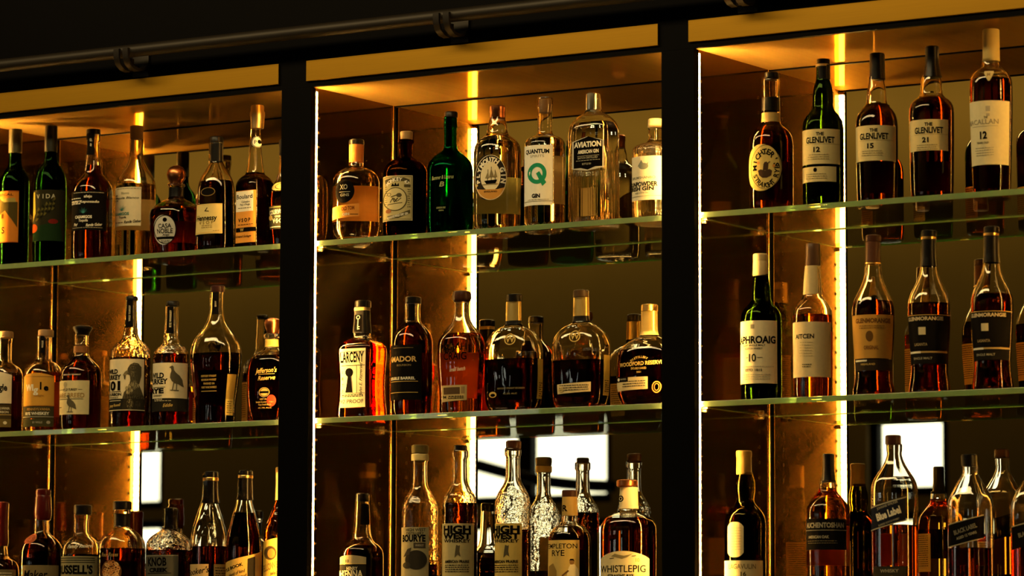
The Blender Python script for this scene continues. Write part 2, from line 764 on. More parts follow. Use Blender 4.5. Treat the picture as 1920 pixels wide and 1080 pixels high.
    def _text(s, V, Fc, I, mats, text, x, y, h, col, w, rot, bold, shear, S, ee, rm):
        gv, gf, gw = glyphs(text, bold, shear)
        if not gv:
            return
        if w:
            s0, s1 = S(x - w / 2), S(x + w / 2)
            sc_ = (s1 - s0) * rm / gw
            c = (s0 + s1) / 2
        else:
            sc_ = h
            c = S(x)
        ca, sa = math.cos(rot), math.sin(rot)
        pts = []
        for gx, gy in gv:
            dx, dy = gx * sc_, gy * h
            pts.append((c + (dx * ca - dy * sa) / rm, y - (dx * sa + dy * ca)))
        s._tri(V, Fc, I, pts, gf, s._mi(mats, col), ee, rm)

    def strip(s, x0, x1, y0, y1, col, els=(), name='neck_strip', mat=None, plabel=None):
        return s.label(x0, x1, y0, y1, col, els, name=name, mat=mat, plabel=plabel)

# ------------------------------------------------------------------ the room
XA, XB, XC, XD = -0.097, 0.0, 1.0, 1.0943       # bay edges along the bar
XL = -1.1179
XR = XD + 1.0
XLL, XRR = XL - 0.097, XR + 0.095
D = 0.3715                                       # depth of the bays
ZH = 1.1818 + ZO                                 # underside of the brass header
ZC = 1.1701 + ZO                                 # underside of the bay ceiling
SH = 0.013                                       # thickness of the glass shelves
ZS = {1: 0.772 + ZO, 2: 0.3317 + ZO, 3: -0.108 + ZO}
RX0, RX1, RY0, RY1, RZ = -13.0, 9.0, -9.6, D + 0.06, 4.95

m_wall = principled('wall_paint', (0.12, 0.098, 0.05), 0.85, noise=0.15, nscale=3, bump=0.1)
m_ceil = principled('ceiling_paint', (0.34, 0.24, 0.08), 0.8, noise=0.1, nscale=2)
m_floor = principled('floor_boards', (0.05, 0.03, 0.015), 0.45, noise=0.3, nscale=6, stretch=(1, 8, 1))
m_black = principled('black_lacquer', (0.0010, 0.0008, 0.0007), 0.6, noise=0.2, nscale=25, spec=0.04)
m_tube = principled('dark_steel', (0.014, 0.010, 0.006), 0.5, 0.5, noise=0.2, nscale=30)
m_brass = principled('brushed_brass', (0.44, 0.23, 0.010), 0.42, 0.75, noise=0.10, nscale=140, stretch=(0.05, 1, 4), aniso=0.5, tangent=(1, 0, 0))


def two_lobe(name, c1, r1, c2, r2, fac, aniso, tangent, nscale, stretch):
    m, nt, out = new_mat(name)
    tc = nt.nodes.new('ShaderNodeTexCoord')
    mp = nt.nodes.new('ShaderNodeMapping')
    mp.inputs['Scale'].default_value = stretch
    nz = nt.nodes.new('ShaderNodeTexNoise')
    nz.inputs['Scale'].default_value = nscale
    nz.inputs['Detail'].default_value = 5
    nt.links.new(tc.outputs['Object'], mp.inputs['Vector'])
    nt.links.new(mp.outputs[0], nz.inputs['Vector'])
    bs = []
    for c, r, an in ((c1, r1, 0.0), (c2, r2, aniso)):
        g = nt.nodes.new('ShaderNodeBsdfAnisotropic')
        g.inputs['Color'].default_value = (*c, 1)
        g.inputs['Roughness'].default_value = r
        g.inputs['Anisotropy'].default_value = an
        cb = nt.nodes.new('ShaderNodeCombineXYZ')
        for i in range(3):
            cb.inputs[i].default_value = tangent[i]
        nt.links.new(cb.outputs[0], g.inputs['Tangent'])
        bs.append(g)
    mx = nt.nodes.new('ShaderNodeMixShader')
    ml = nt.nodes.new('ShaderNodeMath')
    ml.operation = 'MULTIPLY_ADD'
    ml.inputs[1].default_value = 0.10
    ml.inputs[2].default_value = fac - 0.05
    nt.links.new(nz.outputs['Fac'], ml.inputs[0])
    nt.links.new(ml.outputs[0], mx.inputs[0])
    nt.links.new(bs[0].outputs[0], mx.inputs[1])
    nt.links.new(bs[1].outputs[0], mx.inputs[2])
    nt.links.new(mx.outputs[0], out.inputs[0])
    return m


m_side = two_lobe('polished_bronze', (0.44, 0.26, 0.08), 0.06, (0.25, 0.135, 0.028), 0.32, 0.36, 0.9, (0, 1, 0), 60, (1, 1, 0.03))
m_bayceil = two_lobe('brushed_bronze', (0.58, 0.37, 0.10), 0.07, (0.74, 0.46, 0.11), 0.6, 0.40, 0.3, (1, 0, 0), 60, (1, 0.03, 1))
m_trim = principled('polished_brass', (0.85, 0.58, 0.2), 0.12, 1.0)
m_mirror = new_mat('tinted_mirror')
_g = m_mirror[1].nodes.new('ShaderNodeBsdfAnisotropic')
_g.inputs['Color'].default_value = (0.80, 0.72, 0.50, 1)
_g.inputs['Roughness'].default_value = 0.0
m_mirror[1].links.new(_g.outputs[0], m_mirror[2].inputs[0])
m_mirror = m_mirror[0]


def led_mat(name, strength, depth):
    m, nt, out = new_mat(name)
    e = nt.nodes.new('ShaderNodeEmission')
    e.inputs['Color'].default_value = (*LED_COLOR, 1)
    tc = nt.nodes.new('ShaderNodeTexCoord')
    sp = nt.nodes.new('ShaderNodeSeparateXYZ')
    w = nt.nodes.new('ShaderNodeMath')
    w.operation = 'MULTIPLY'
    w.inputs[1].default_value = 2 * math.pi / 0.0167
    c = nt.nodes.new('ShaderNodeMath')
    c.operation = 'COSINE'
    p = nt.nodes.new('ShaderNodeMath')
    p.operation = 'MULTIPLY_ADD'
    p.inputs[1].default_value = strength * depth
    p.inputs[2].default_value = strength
    nt.links.new(tc.outputs['Object'], sp.inputs[0])
    nt.links.new(sp.outputs[2], w.inputs[0])
    nt.links.new(w.outputs[0], c.inputs[0])
    nt.links.new(c.outputs[0], p.inputs[0])
    nt.links.new(p.outputs[0], e.inputs['Strength'])
    nt.links.new(e.outputs[0], out.inputs[0])
    return m


m_led = led_mat('led_chips', LED_STRENGTH, 0.9)
m_led_far = led_mat('led_chips_right', LED_STRENGTH * 0.35, 0.9)
m_led_side = led_mat('led_strip_side', LED_SIDE, 0.6)


def shelf_glass(name, ground):
    m, nt, out = new_mat(name)
    g = nt.nodes.new('ShaderNodeBsdfGlass')
    g.inputs['Color'].default_value = (1, 1, 1, 1)
    g.inputs['IOR'].default_value = 1.5
    g.inputs['Roughness'].default_value = 0.0
    v = nt.nodes.new('ShaderNodeVolumeAbsorption')
    v.inputs['Color'].default_value = (0.45, 0.85, 0.50, 1)
    v.inputs['Density'].default_value = 3.0
    surf = g
    if ground:                                             # the ground edges scatter the light
        t = nt.nodes.new('ShaderNodeBsdfTranslucent')
        t.inputs['Color'].default_value = (0.72, 0.84, 0.50, 1)
        d = nt.nodes.new('ShaderNodeBsdfDiffuse')
        d.inputs['Color'].default_value = (0.52, 0.68, 0.40, 1)
        a = nt.nodes.new('ShaderNodeMixShader')
        a.inputs[0].default_value = 0.45
        x = nt.nodes.new('ShaderNodeMixShader')
        x.inputs[0].default_value = ground
        nt.links.new(t.outputs[0], a.inputs[1])
        nt.links.new(d.outputs[0], a.inputs[2])
        nt.links.new(g.outputs[0], x.inputs[1])
        nt.links.new(a.outputs[0], x.inputs[2])
        surf = x
    nt.links.new(surf.outputs[0], out.inputs['Surface'])
    nt.links.new(v.outputs[0], out.inputs['Volume'])
    return m


m_shelf, m_shelf_edge = shelf_glass('shelf_glass', 0), shelf_glass('shelf_glass_ground_edge', 0.5)


def struct(name, mb, mats, label=None):
    o = mb.build(name, mats)
    o['kind'] = 'structure'
    if label:
        o['label'] = label
    return o


mb = Mesh(); mb.box(RX0, RX1, RY0, RY1, -0.1, 0.0); struct('floor', mb, m_floor, 'dark boarded floor of the bar room')
mb = Mesh(); mb.box(RX0, RX1, RY0, RY1, RZ, RZ + 0.1); struct('ceiling', mb, m_ceil, 'ochre ceiling of the bar room')
mb = Mesh(); mb.box(RX0, RX1, RY1, RY1 + 0.1, 0, RZ); struct('wall_back', mb, m_black, 'black wall behind the lit cabinets')
mb = Mesh(); mb.box(RX0 - .1, RX0, RY0, RY1, 0, RZ); struct('wall_left', mb, m_wall, 'ochre side wall of the bar room')
mb = Mesh(); mb.box(RX1, RX1 + .1, RY0, RY1, 0, RZ); struct('wall_right', mb, m_wall, 'ochre wall at the end of the bar room')

# windows of the street wall, seen only in the mirrors: (left px, right px, top px, bottom px) of the mirror picture
YM = 2 * D - RY0


def mir(x, y):
    p = at_y(x, y, YM)
    return p[0], p[2]


WIN = [(175, 306, 766, 956), (850, 1146, 762, 945), (1626, 1778, 775, 930), (175, 306, 976, 1180), (850, 1146, 975, 1180), (1626, 1778, 958, 1180)]
rects = []
for x0, x1, y0, y1 in WIN:
    a, b = mir(x0, (y0 + y1) / 2), mir(x1, (y0 + y1) / 2)
    zt, zb = mir((x0 + x1) / 2, y0)[1], mir((x0 + x1) / 2, y1)[1]
    rects.append((a[0], b[0], max(0.3, zb), zt))
# the wall as a grid of blocks that leaves the openings free
xs = sorted({RX0, RX1} | {v for r in rects for v in r[:2]})
zs = sorted({0.0, RZ} | {v for r in rects for v in r[2:]})
mb = Mesh()
for i in range(len(xs) - 1):
    for j in range(len(zs) - 1):
        cx, cz = (xs[i] + xs[i + 1]) / 2, (zs[j] + zs[j + 1]) / 2
        if not any(r[0] < cx < r[1] and r[2] < cz < r[3] for r in rects):
            mb.box(xs[i], xs[i + 1], RY0 - .2, RY0, zs[j], zs[j + 1])
struct('wall_front', mb, m_wall, 'ochre street wall with tall windows, seen in the mirrors')


def pane_mat():
    m, nt, out = new_mat('daylight_pane')
    e = nt.nodes.new('ShaderNodeEmission')
    e.inputs['Color'].default_value = (*WINDOW_COLOR, 1)
    tc = nt.nodes.new('ShaderNodeTexCoord')
    nz = nt.nodes.new('ShaderNodeTexNoise')
    nz.inputs['Scale'].default_value = 1.6
    p = nt.nodes.new('ShaderNodeMath')
    p.operation = 'MULTIPLY_ADD'
    p.inputs[1].default_value = WINDOW_STRENGTH * 1.2
    p.inputs[2].default_value = WINDOW_STRENGTH * 0.4
    nt.links.new(tc.outputs['Object'], nz.inputs['Vector'])
    nt.links.new(nz.outputs['Fac'], p.inputs[0])
    nt.links.new(p.outputs[0], e.inputs['Strength'])
    nt.links.new(e.outputs[0], out.inputs[0])
    return m


m_pane = pane_mat()
for k, (x0, x1, z0, z1) in enumerate(rects):
    w = empty('window_%d' % (k + 1), ((x0 + x1) / 2, RY0 - .08, z0))
    w['kind'] = 'structure'
    hx = (x1 - x0) / 2
    h = z1 - z0
    mb = Mesh(); mb.box(-hx, hx, -.015, -.005, 0, h); mb.build('pane', m_pane, w)
    mb = Mesh()
    for a in (-hx, hx - .05):
        mb.box(a, a + .05, -.005, .05, 0, h)
    mb.box(-hx + .05, hx - .05, -.005, .05, 0, .05)
    mb.box(-hx + .05, hx - .05, -.005, .05, h - .05, h)
    if hx > .4:
        mb.box(-.05 - hx * .12, .05 - hx * .12, -.005, .05, .05, h - .05)
    mb.build('window_frame', m_black, w)
# the dark cable sagging in front of the middle window
mb = Mesh()
pts = []
for k in range(15):
    t = k / 14
    xx, yy = 895 + 255 * t, 872 + 40 * t + 10 * math.sin(math.pi * t)
    a = at_y(xx, yy, YM - .3)
    pts.append((a[0], RY0 + .3, a[2]))
mb.tube(pts, .035, seg=10)
c = mb.build('window_cable', m_black, smooth=True)
tag(c, 'thick dark cable sagging across the bright window in the mirror', 'cable')

# ------------------------------------------------------------------ black frame of the back bar
def part(name, mb, mats, parent, off=(0, 0, 0), **k):
    mb.v = [(v[0] - off[0], v[1] - off[1], v[2] - off[2]) for v in mb.v]
    o = mb.build(name, mats, parent, **k)
    if parent is None:
        o.location = off
    return o


for x0, x1, where in ((XLL, XL - .003, 'closing the left bay at its far end'), (XA + .003, XB - .003, 'between the left and the middle bay'),
                      (XC + .003, XD - .003, 'between the middle and the right bay'), (XR + .003, XRR, 'closing the right bay at its near end')):
    mb = Mesh(); mb.box(x0, x1, -.012, .0035, 1.0465, ZC - .0025, bevel=.0012)
    o = part('post', mb, m_black, None, ((x0 + x1) / 2, 0, 1.0465))
    tag(o, 'black post ' + where, 'post', 'black posts of the back bar')
mb = Mesh(); mb.box(XLL, XRR, -.010, .0035, ZC - .002, RZ - .002)
o = part('fascia', mb, m_black, None, (.5, 0, ZC))
tag(o, 'long black fascia above the lit bays, brass headers along its lower edge', 'fascia')
mb = Mesh()
mb.box(XLL, XRR, .005, D + .03, 0, 1.045)
for k in range(7):
    xx = XLL + (XRR - XLL) * (k + .5) / 7
    mb.box(xx - .21, xx + .21, -.012, .005, .12, 1.0, bevel=.002)
o = part('base_cabinet', mb, m_black, None, (.5, 0, 0))
tag(o, 'long black base cabinet under the lit bays', 'cabinet')

# ------------------------------------------------------------------ the three lit bays
BAYS = [('left', XL, XA), ('middle', XB, XC), ('right', XD, XR)]
ZB = 1.05
WR = 0.012
for nm, e0, e1 in BAYS:
    x0, x1 = e0 - WR, e1 + WR              # the side walls stand a little behind the posts' edges
    cb = empty('display_bay', ((x0 + x1) / 2, D / 2, ZB))
    tag(cb, '%s lit bay of bronze panels with a mirror back and brass header' % nm, 'display cabinet', 'lit bays of the back bar')
    off = ((x0 + x1) / 2, D / 2, ZB)
    mb = Mesh()
    mb.box(x0 - .018, x0, .0045, D, ZB, ZC + .0)
    for yy in (.036, .312):
        z = ZC - .075
        while z > ZB + .1:
            mb.ring_x(x0, yy, z, .0022, .0042, .0010, 1, 2)
            z -= .0365
    part('side_panel', mb, [m_side, m_trim, m_black], cb, off)
    mb = Mesh(); mb.box(x1, x1 + .018, .0045, D, ZB, ZC)
    part('side_panel', mb, [m_side], cb, off)
    mb = Mesh(); mb.box(x0 - .018, x1 + .018, .0045, D, ZC, ZC + .0118)
    part('ceiling_panel', mb, m_bayceil, cb, off)
    mb = Mesh(); mb.box(x0 - .018, x1 + .018, D, D + .006, ZB, ZC + .011)
    part('mirror_back', mb, m_mirror, cb, off)
    mb = Mesh(); mb.box(x0 - .018, x1 + .018, .0045, D, ZB, ZB + .012)
    part('bottom_panel', mb, m_side, cb, off)
    mb = Mesh(); mb.box(e0 - .016, e1 - .004, -.0165, -.0105, ZH, ZH + .0515, bevel=.0008)
    part('brass_header', mb, m_brass, cb, off)
    # dark corner joints with a thin polished bead where the sides meet the mirror
    for sg, xe in ((1, x0), (-1, x1)):
        mb = Mesh(); mb.box(min(xe, xe + .0025 * sg), max(xe, xe + .0025 * sg), D - .0095, D - .0004, ZB + .012, ZC - .0003)
        j = part('corner_joint', mb, m_black, cb, off)
        mb = Mesh(); mb.tube([(xe + .0019 * sg, D - .0112, ZB + .012), (xe + .0019 * sg, D - .0112, ZC - .0003)], .0017, seg=14)
        part('corner_bead', mb, m_trim, j, off, smooth=True)
    mb = Mesh(); mb.box(x0 + .003, x1 - .003, D - .004, D - .0004, ZC - .0035, ZC - .0003)
    part('ceiling_joint', mb, m_black, cb, off)
    # slim light strips at the front edge of each side
    for sgn, xe in ((1, x0), (-1, x1)):
        a, b_ = (xe + .0003, xe + WR - .0004) if sgn > 0 else (xe - WR + .0004, xe - .0003)
        mb = Mesh(); mb.box(a, b_, .0038, .0048, ZB + .02, ZC - .004)
        ch = part('light_channel', mb, m_trim, cb, off)
        mb = Mesh(); mb.box(a, b_, .0050, .0125, ZB + .02, ZC - .012)
        mb.i = [1, 1, 1, 1, 0, 1]
        part('led_diffuser', mb, [m_led if sgn > 0 else m_led_far, m_led_side], ch, off)

# ------------------------------------------------------------------ glass shelves with their clips
ROWN = {1: 'upper', 2: 'middle', 3: 'lowest'}
m_clip = glass('clip_acrylic', (0.95, 0.9, 0.75))
for nm, e0, e1 in BAYS:
    x0, x1 = e0 - WR, e1 + WR
    for k in (1, 2, 3):
        mb = Mesh()
        a, b_ = x0 + .0035, x1 - .0035
        y0, y1 = .016, D - .0125
        mb.box(a, b_, y0, y1, 0, SH, bevel=.0009)
        P_ = np.array(mb.v)
        mb.i = [0 if np.ptp(P_[f][:, 2]) < 1e-5 else 1 for f in mb.f]
        o = mesh_obj('glass_shelf', [(v[0] - (a + b_) / 2, v[1], v[2]) for v in mb.v], mb.f, [m_shelf, m_shelf_edge], mb.i, loc=((a + b_) / 2, 0, ZS[k]))
        tag(o, '%s glass shelf of the %s bay, bottles standing on it' % (ROWN[k], nm), 'shelf', 'glass shelves')
        for sx_, xe in ((1, x0), (-1, x1)):
            for fb, yy in (('front', .040), ('rear', .312)):
                mb = Mesh()
                mb.tube([(0, 0, -.006), (.012 * sx_, 0, -.006)], .0045, seg=12)
                mb.box(min(.003 * sx_, .017 * sx_), max(.003 * sx_, .017 * sx_), -.008, .008, -.0026, -.0004, bevel=.0005)
                o = mb.build('shelf_clip', principled('clip_metal', (0.8, 0.62, 0.3), 0.2, 0.9))
                o.location = (xe + .0002 * sx_, yy, ZS[k])
                tag(o, '%s brass clip under the %s end of the %s glass shelf, %s bay' % (fb, 'left' if sx_ > 0 else 'right', ROWN[k], nm), 'shelf clip', 'shelf clips')

# ------------------------------------------------------------------ ladder rail along the fascia
p0, p1 = at_y(0, 115, -.075), at_y(960, 25, -.075)
zr = (p0[2] + p1[2]) / 2
rl = empty('ladder_rail', (.5, -.075, zr))
tag(rl, 'dark steel ladder rail on hooked brackets along the black fascia', 'rail')
mb = Mesh(); mb.tube([(XLL - .4, -.075, zr), (XRR + .4, -.075, zr)], .0165, seg=20)
part('tube', mb, m_tube, rl, (.5, -.075, zr), smooth=True)
for xx, yy in ((248, 118), (847, 58), (1388, 6)):
    q = at_y(xx, yy, -.05)
    mb = Mesh()
    # a plate on the fascia and a broad strap bent under the tube
    mb.box(q[0] - .026, q[0] + .026, -.0165, -.0102, zr - .058, zr + .03, bevel=.002)
    path = [(-.0165, zr - .034), (-.030, zr - .045), (-.050, zr - .049), (-.072, zr - .046), (-.090, zr - .035), (-.098, zr - .018), (-.099, zr + .004)]
    for hw, s_ in ((.0085, -.0145), (.0085, .0145)):
        n0 = len(mb.v)
        for (yy, zz), (y2, z2) in zip(path, [(p[0] * .93 + .0, p[1] + .0075) if k < 4 else (p[0] + .0065, p[1] + .002) for k, p in enumerate(path)]):
            mb.v += [(q[0] + s_ - hw, yy, zz), (q[0] + s_ + hw, yy, zz), (q[0] + s_ + hw, y2, z2), (q[0] + s_ - hw, y2, z2)]
        for k in range(len(path) - 1):
            for j in range(4):
                mb.f.append([n0 + 4 * k + j, n0 + 4 * k + (j + 1) % 4, n0 + 4 * k + 4 + (j + 1) % 4, n0 + 4 * k + 4 + j])
                mb.i.append(0)
        e = n0 + 4 * (len(path) - 1)
        mb.f += [[n0 + 3, n0 + 2, n0 + 1, n0], [e, e + 1, e + 2, e + 3]]
        mb.i += [0, 0]
    mb.box(q[0] - .006, q[0] + .006, -.060, -.050, zr - .046, zr - .0165)
    part('bracket', mb, m_tube, rl, (.5, -.075, zr), smooth=True)

# ------------------------------------------------------------------ the bottles, traced one by one
def TOP(k):
    return ZS[k] + SH + 0.0002


GOLD = (0.62, 0.42, 0.12)
WHITE = (0.80, 0.74, 0.58)
TAN = (0.58, 0.40, 0.17)
GREY = (0.36, 0.33, 0.24)
ORANGE = (0.72, 0.27, 0.04)
TEAL = (0.05, 0.22, 0.19)
DK = (0.005, 0.0042, 0.0035)
k_black = plastic((0.004, 0.0035, 0.003), 0.35)
k_wax = plastic((0.005, 0.004, 0.0035), 0.2)
k_redwax = plastic((0.060, 0.005, 0.004), 0.25)
k_copper = metal((0.46, 0.17, 0.06), 0.3)
k_brown = plastic((0.055, 0.018, 0.008), 0.35)
k_gold = metal((0.80, 0.52, 0.16), 0.3)
k_goldfoil = plastic((0.62, 0.44, 0.16), 0.4)
k_cream = plastic((0.58, 0.46, 0.24), 0.5)
k_cork = wood((0.33, 0.19, 0.06))
k_wood = wood((0.22, 0.115, 0.035))
k_silver = metal((0.7, 0.65, 0.5), 0.25)
k_orange = plastic((0.62, 0.17, 0.02), 0.4)


def fan(x, y, r, col, n=13):
    out = []
    for k in range(n):
        a = math.pi * (k + .5) / n
        l = r * (0.82 + .18 * (k % 2))
        out.append(Po([(x - .6 * math.sin(a), y - .6 * math.cos(a) * 0 ), (x + l * math.cos(a), y - l * math.sin(a)), (x + .7 * math.sin(a), y)], col))
    return out


def turkey(x, y, s, col):
    """a standing turkey in profile, facing left"""
    body = [(-4, -18), (-6.5, -16.5), (-8, -15.5), (-5.5, -14.5), (-4.5, -11), (-6, -6), (-6.5, -1), (-4, 4), (0, 7), (5, 8), (10, 11), (13, 12), (12, 8), (11, 2), (7, -4), (2, -8), (-1, -12), (-1.5, -16), (-2.5, -18)]
    P = [Po([(x + a * s, y + b * s) for a, b in body], col)]
    P += [Ln(x - 1 * s, y + 6 * s, x - 3 * s, y + 17 * s, 1.3 * s, col), Ln(x + 3 * s, y + 7 * s, x + 2.5 * s, y + 17 * s, 1.3 * s, col),
          Ln(x - 6 * s, y + 17 * s, x + 6 * s, y + 17.3 * s, 1.2 * s, col)]
    return P


def back_label(b, y0, y1, w, col=(0.70, 0.50, 0.22)):
    """the printed label on the far side, seen in the mirror"""
    x = b.xc
    b.label(x - w, x + w, y0, y1, col, Lines(x - w * .8, x + w * .8, y0 + 4, 4.2, int((y1 - y0 - 8) / 4.4), 1.3, DK), name='back_label', back=True)


LU, LM, LL = 'bottles on the upper shelf of the left bay', 'bottles on the middle shelf of the left bay', 'bottles on the lowest shelf of the left bay'
MU, MM, ML = 'bottles on the upper shelf of the middle bay', 'bottles on the middle shelf of the middle bay', 'bottles on the lowest shelf of the middle bay'
RU, RM, RL = 'bottles on the upper shelf of the right bay', 'bottles on the middle shelf of the right bay', 'bottles on the lowest shelf of the right bay'

# ---------------------------------------------------------------- left bay, upper shelf
b = Bottle('mezcal_bottle', 'dark green bottle with orange picture label, first on the left upper shelf', LU, 25, TOP(1), 490, 243)
b.body([(246, 11.5), (288, 11.5), (308, 12.5), (315, 14.5), (323, 20), (333, 25.5), (346, 28), (470, 28), (490, 27.5)], 'green', 'green', 322)
b.cap([(243, 12.2), (246, 12.6), (288, 12.6)], plastic((0.05, 0.042, 0.014), .45), 'capsule')
b.label(-8, 33, 359, 455, (.50, .17, .02), [Po([(-2, 372), (31, 380), (31, 428), (20, 412), (8, 396), (-2, 405)], (0.06, 0.045, 0.012)), Po([(0, 374), (26, 372), (28, 380), (6, 380)], (.30, .24, .06)),
        T('S', 5, 432, 12, DK), T('MEZCAL', 8, 366, 4, DK, 30), R(-6, 33, 359, 360.5, (.4, .1, .02)), R(-6, 33, 453.5, 455, (.4, .1, .02)), T('II', 4, 406, 9, DK, None)])
back_label(b, 372, 440, 20)

b = Bottle('mezcal_bottle', 'dark green bottle with dark picture label of an agave heart and red flowers', LU, 92, TOP(1), 490, 236.5)
b.body([(240, 11), (286, 11), (300, 12), (308, 15), (317, 22), (328, 27), (345, 30), (470, 30.5), (490, 30)], 'green', 'green', 318)
b.cap([(236.5, 11.6), (240, 12), (286, 12)], plastic((0.012, 0.012, 0.006), .4), 'capsule')
els = [Po([(57, 360), (64, 360), (66, 400), (58, 420)], (.42, .33, .05)), T('V', 70, 369, 8, (.45, .42, .3)), T('I', 79, 369, 8, (.45, .42, .3)), T('D', 88, 369, 8, (.45, .42, .3)), T('A', 98, 369, 8, (.45, .42, .3)),
       Po([(62, 452), (62, 430), (72, 424), (90, 420), (110, 416), (116, 452)], (.012, .03, .01)), El(63, 428, 7, 8, (.45, .08, .012)), El(98, 416, 9, 4.5, (.16, .015, .01))]
for i in range(5):
    for j in range(5):
        els.append(Po([(66 + i * 7 + j * .6, 412 - i * 5 - j * 4.4 + 3), (69 + i * 7 + j * .6, 407 - i * 5 - j * 4.4), (72 + i * 7 + j * .6, 411 - i * 5 - j * 4.4), (69 + i * 7 + j * .6, 415 - i * 5 - j * 4.4)], (.012, .012, .006) if (i + j) % 2 else (.10, .085, .02)))
b.label(57, 119, 357, 452, (.022, .02, .009), els)
back_label(b, 372, 440, 22)

b = Bottle('tequila_bottle', 'dark amber bottle with black label, teal agave fan and white writing', LU, 171.5, TOP(1), 488, 243)
b.body([(248, 12.5), (252, 13.6), (264, 13.2), (268, 11.6), (290, 12.6), (312, 15), (326, 17.5), (333, 23), (343, 31), (354, 36.5), (366, 38), (470, 38), (488, 37)], 'clear', 'red', 311)
b.cap([(243, 13.2), (246, 13.6), (253, 13.6)], k_black)
b.strip(161, 173, 246, 291, DK, [T('ANEJO', 167, 268, 3.4, WHITE, None, 90)])
b.label(132, 197, 359, 432, DK, [T('añejo', 163, 369, 5, WHITE), T('Tequila Reposado', 158, 379, 4.5, WHITE, 52, shear=.25)] + Lines(136, 192, 361.5, 8, 1, 1.2, GREY) + Lines(134, 150, 372, 5, 3, 1.6, WHITE) +
        fan(155, 401, 12, TEAL) + [T('CASAMIGOS', 156, 407.5, 5, WHITE, 30, bold=.02), T('Tequila', 155, 414, 4.5, WHITE, shear=.2), T('Rande Geber', 175, 422, 5, WHITE, 30, 4, shear=.4), T('Pay', 142, 421, 5, WHITE, None, 6, shear=.4)] + Lines(136, 190, 427, 3, 1, 1, GREY))
back_label(b, 372, 430, 22)

b = Bottle('tequila_bottle', 'clear bottle with wooden stopper and cream label with teal agave fan', LU, 253, TOP(1), 480, 236.5, .20)
b.body([(260, 12.2), (264, 13), (285, 12.6), (297, 13.5), (306, 16), (315, 20.5), (324, 27), (334, 33), (346, 37), (356, 38), (462, 38), (480, 37)], 'clear', 'clear', 348)
b.cap([(236.5, 12.2), (240, 12.7), (262, 12.4)], k_wood, 'wooden_stopper', 'wooden stopper')
b.strip(243, 249, 262, 284, TAN)
b.label(214, 263, 352, 424, CREAM, [T('Blanco', 233, 363, 4.5, (.2, .18, .1)), T('Tequila Blanco', 238, 372, 4, INK, 42, shear=.25)] + Lines(218, 262, 354, 8, 1, 1.2, (.3, .26, .15)) + Lines(216, 222, 366, 5, 3, 1.6, INK) +
        fan(228, 396, 12.5, TEAL) + [T('CASAMIGOS', 228, 401.5, 5, TEAL, 26, bold=.02), T('Tequila', 229, 408, 4, INK, shear=.2), T('Rande Geber', 248, 416, 5, INK, 32, 4, shear=.4)] + Lines(216, 230, 417, 3, 1, 1, INK))
back_label(b, 372, 430, 22)

b = Bottle('tequila_bottle', 'squat round decanter with ball stopper and silver oval label', LU, 329, TOP(1), 470, 311, .145)
b.body([(344, 13), (346, 16.5), (350, 16), (353, 13.4), (369, 13.8), (374, 17), (379, 27), (388, 41), (397, 48.5), (406, 50), (425, 49), (450, 46), (470, 43)], 'wavy', 'amber', 392)
b.cap([(311, 7), (314, 12), (320, 16.5), (328, 18.2), (336, 16.5), (342, 12.5), (346, 10)], k_copper, 'ball_stopper', 'polished copper ball stopper')
b.sleeve(353, 370, k_black)
b.label(288, 330, 404, 459, (.50, .48, .42), [Ring(309, 431, 21, 27, 1.5, DK), El(309, 413, 3.8, 4, DK), T('CASA', 309, 424, 8, DK, 24), T('NOBLE', 309, 433.5, 8.5, DK, 29), T('Anejo', 310, 440.5, 4, DK, None, 0, 0, .3), R(293, 326, 444, 448.5, DK)] + Lines(300, 318, 451, 2.6, 2, 1, DK), top='ellipse', plabel='silver oval label')
back_label(b, 410, 450, 20)

b = Bottle('cognac_bottle', 'dark flask bottle with black neck band and gold square label', LU, 404, TOP(1), 463, 257, .075)
b.section((1, .8, 2.3, 0)).body([(264, 11.5), (267, 12.4), (270, 12), (303, 12), (308, 14), (315, 17.5), (324, 23), (334, 29), (346, 33), (360, 35), (400, 36), (440, 37.5), (452, 38), (463, 36)], 'clear', 'dark', 341, punt=8)
b.cap([(257, 12.2), (259, 12.8), (268, 12.8)], k_black)
b.sleeve(270, 304, k_black)
b.label(376, 402, 351, 368, DK, [Ring(389, 359.5, 13, 8, 1, (.25, .16, .05))], top='ellipse', name='medallion')
b.label(367, 416, 382, 438, (.66, .52, .20), [R(368, 415, 382.8, 384, GOLD), R(368, 415, 435, 436.5, GOLD), Ln(384, 395, 388, 389, 1.4, DK), Ln(383, 395, 391, 396, 1.4, DK), T('Hennessy', 388, 408, 9.5, DK, 36, 0, .01), T('V S O P', 387, 417, 5.5, (.25, .17, .04), 26)] + Lines(378, 398, 422, 3.4, 2, 1.1, (.3, .2, .06)) + Lines(398, 410, 432, 3, 1, 1.1, (.3, .2, .06)), plabel='gold square label')
back_label(b, 390, 430, 18)

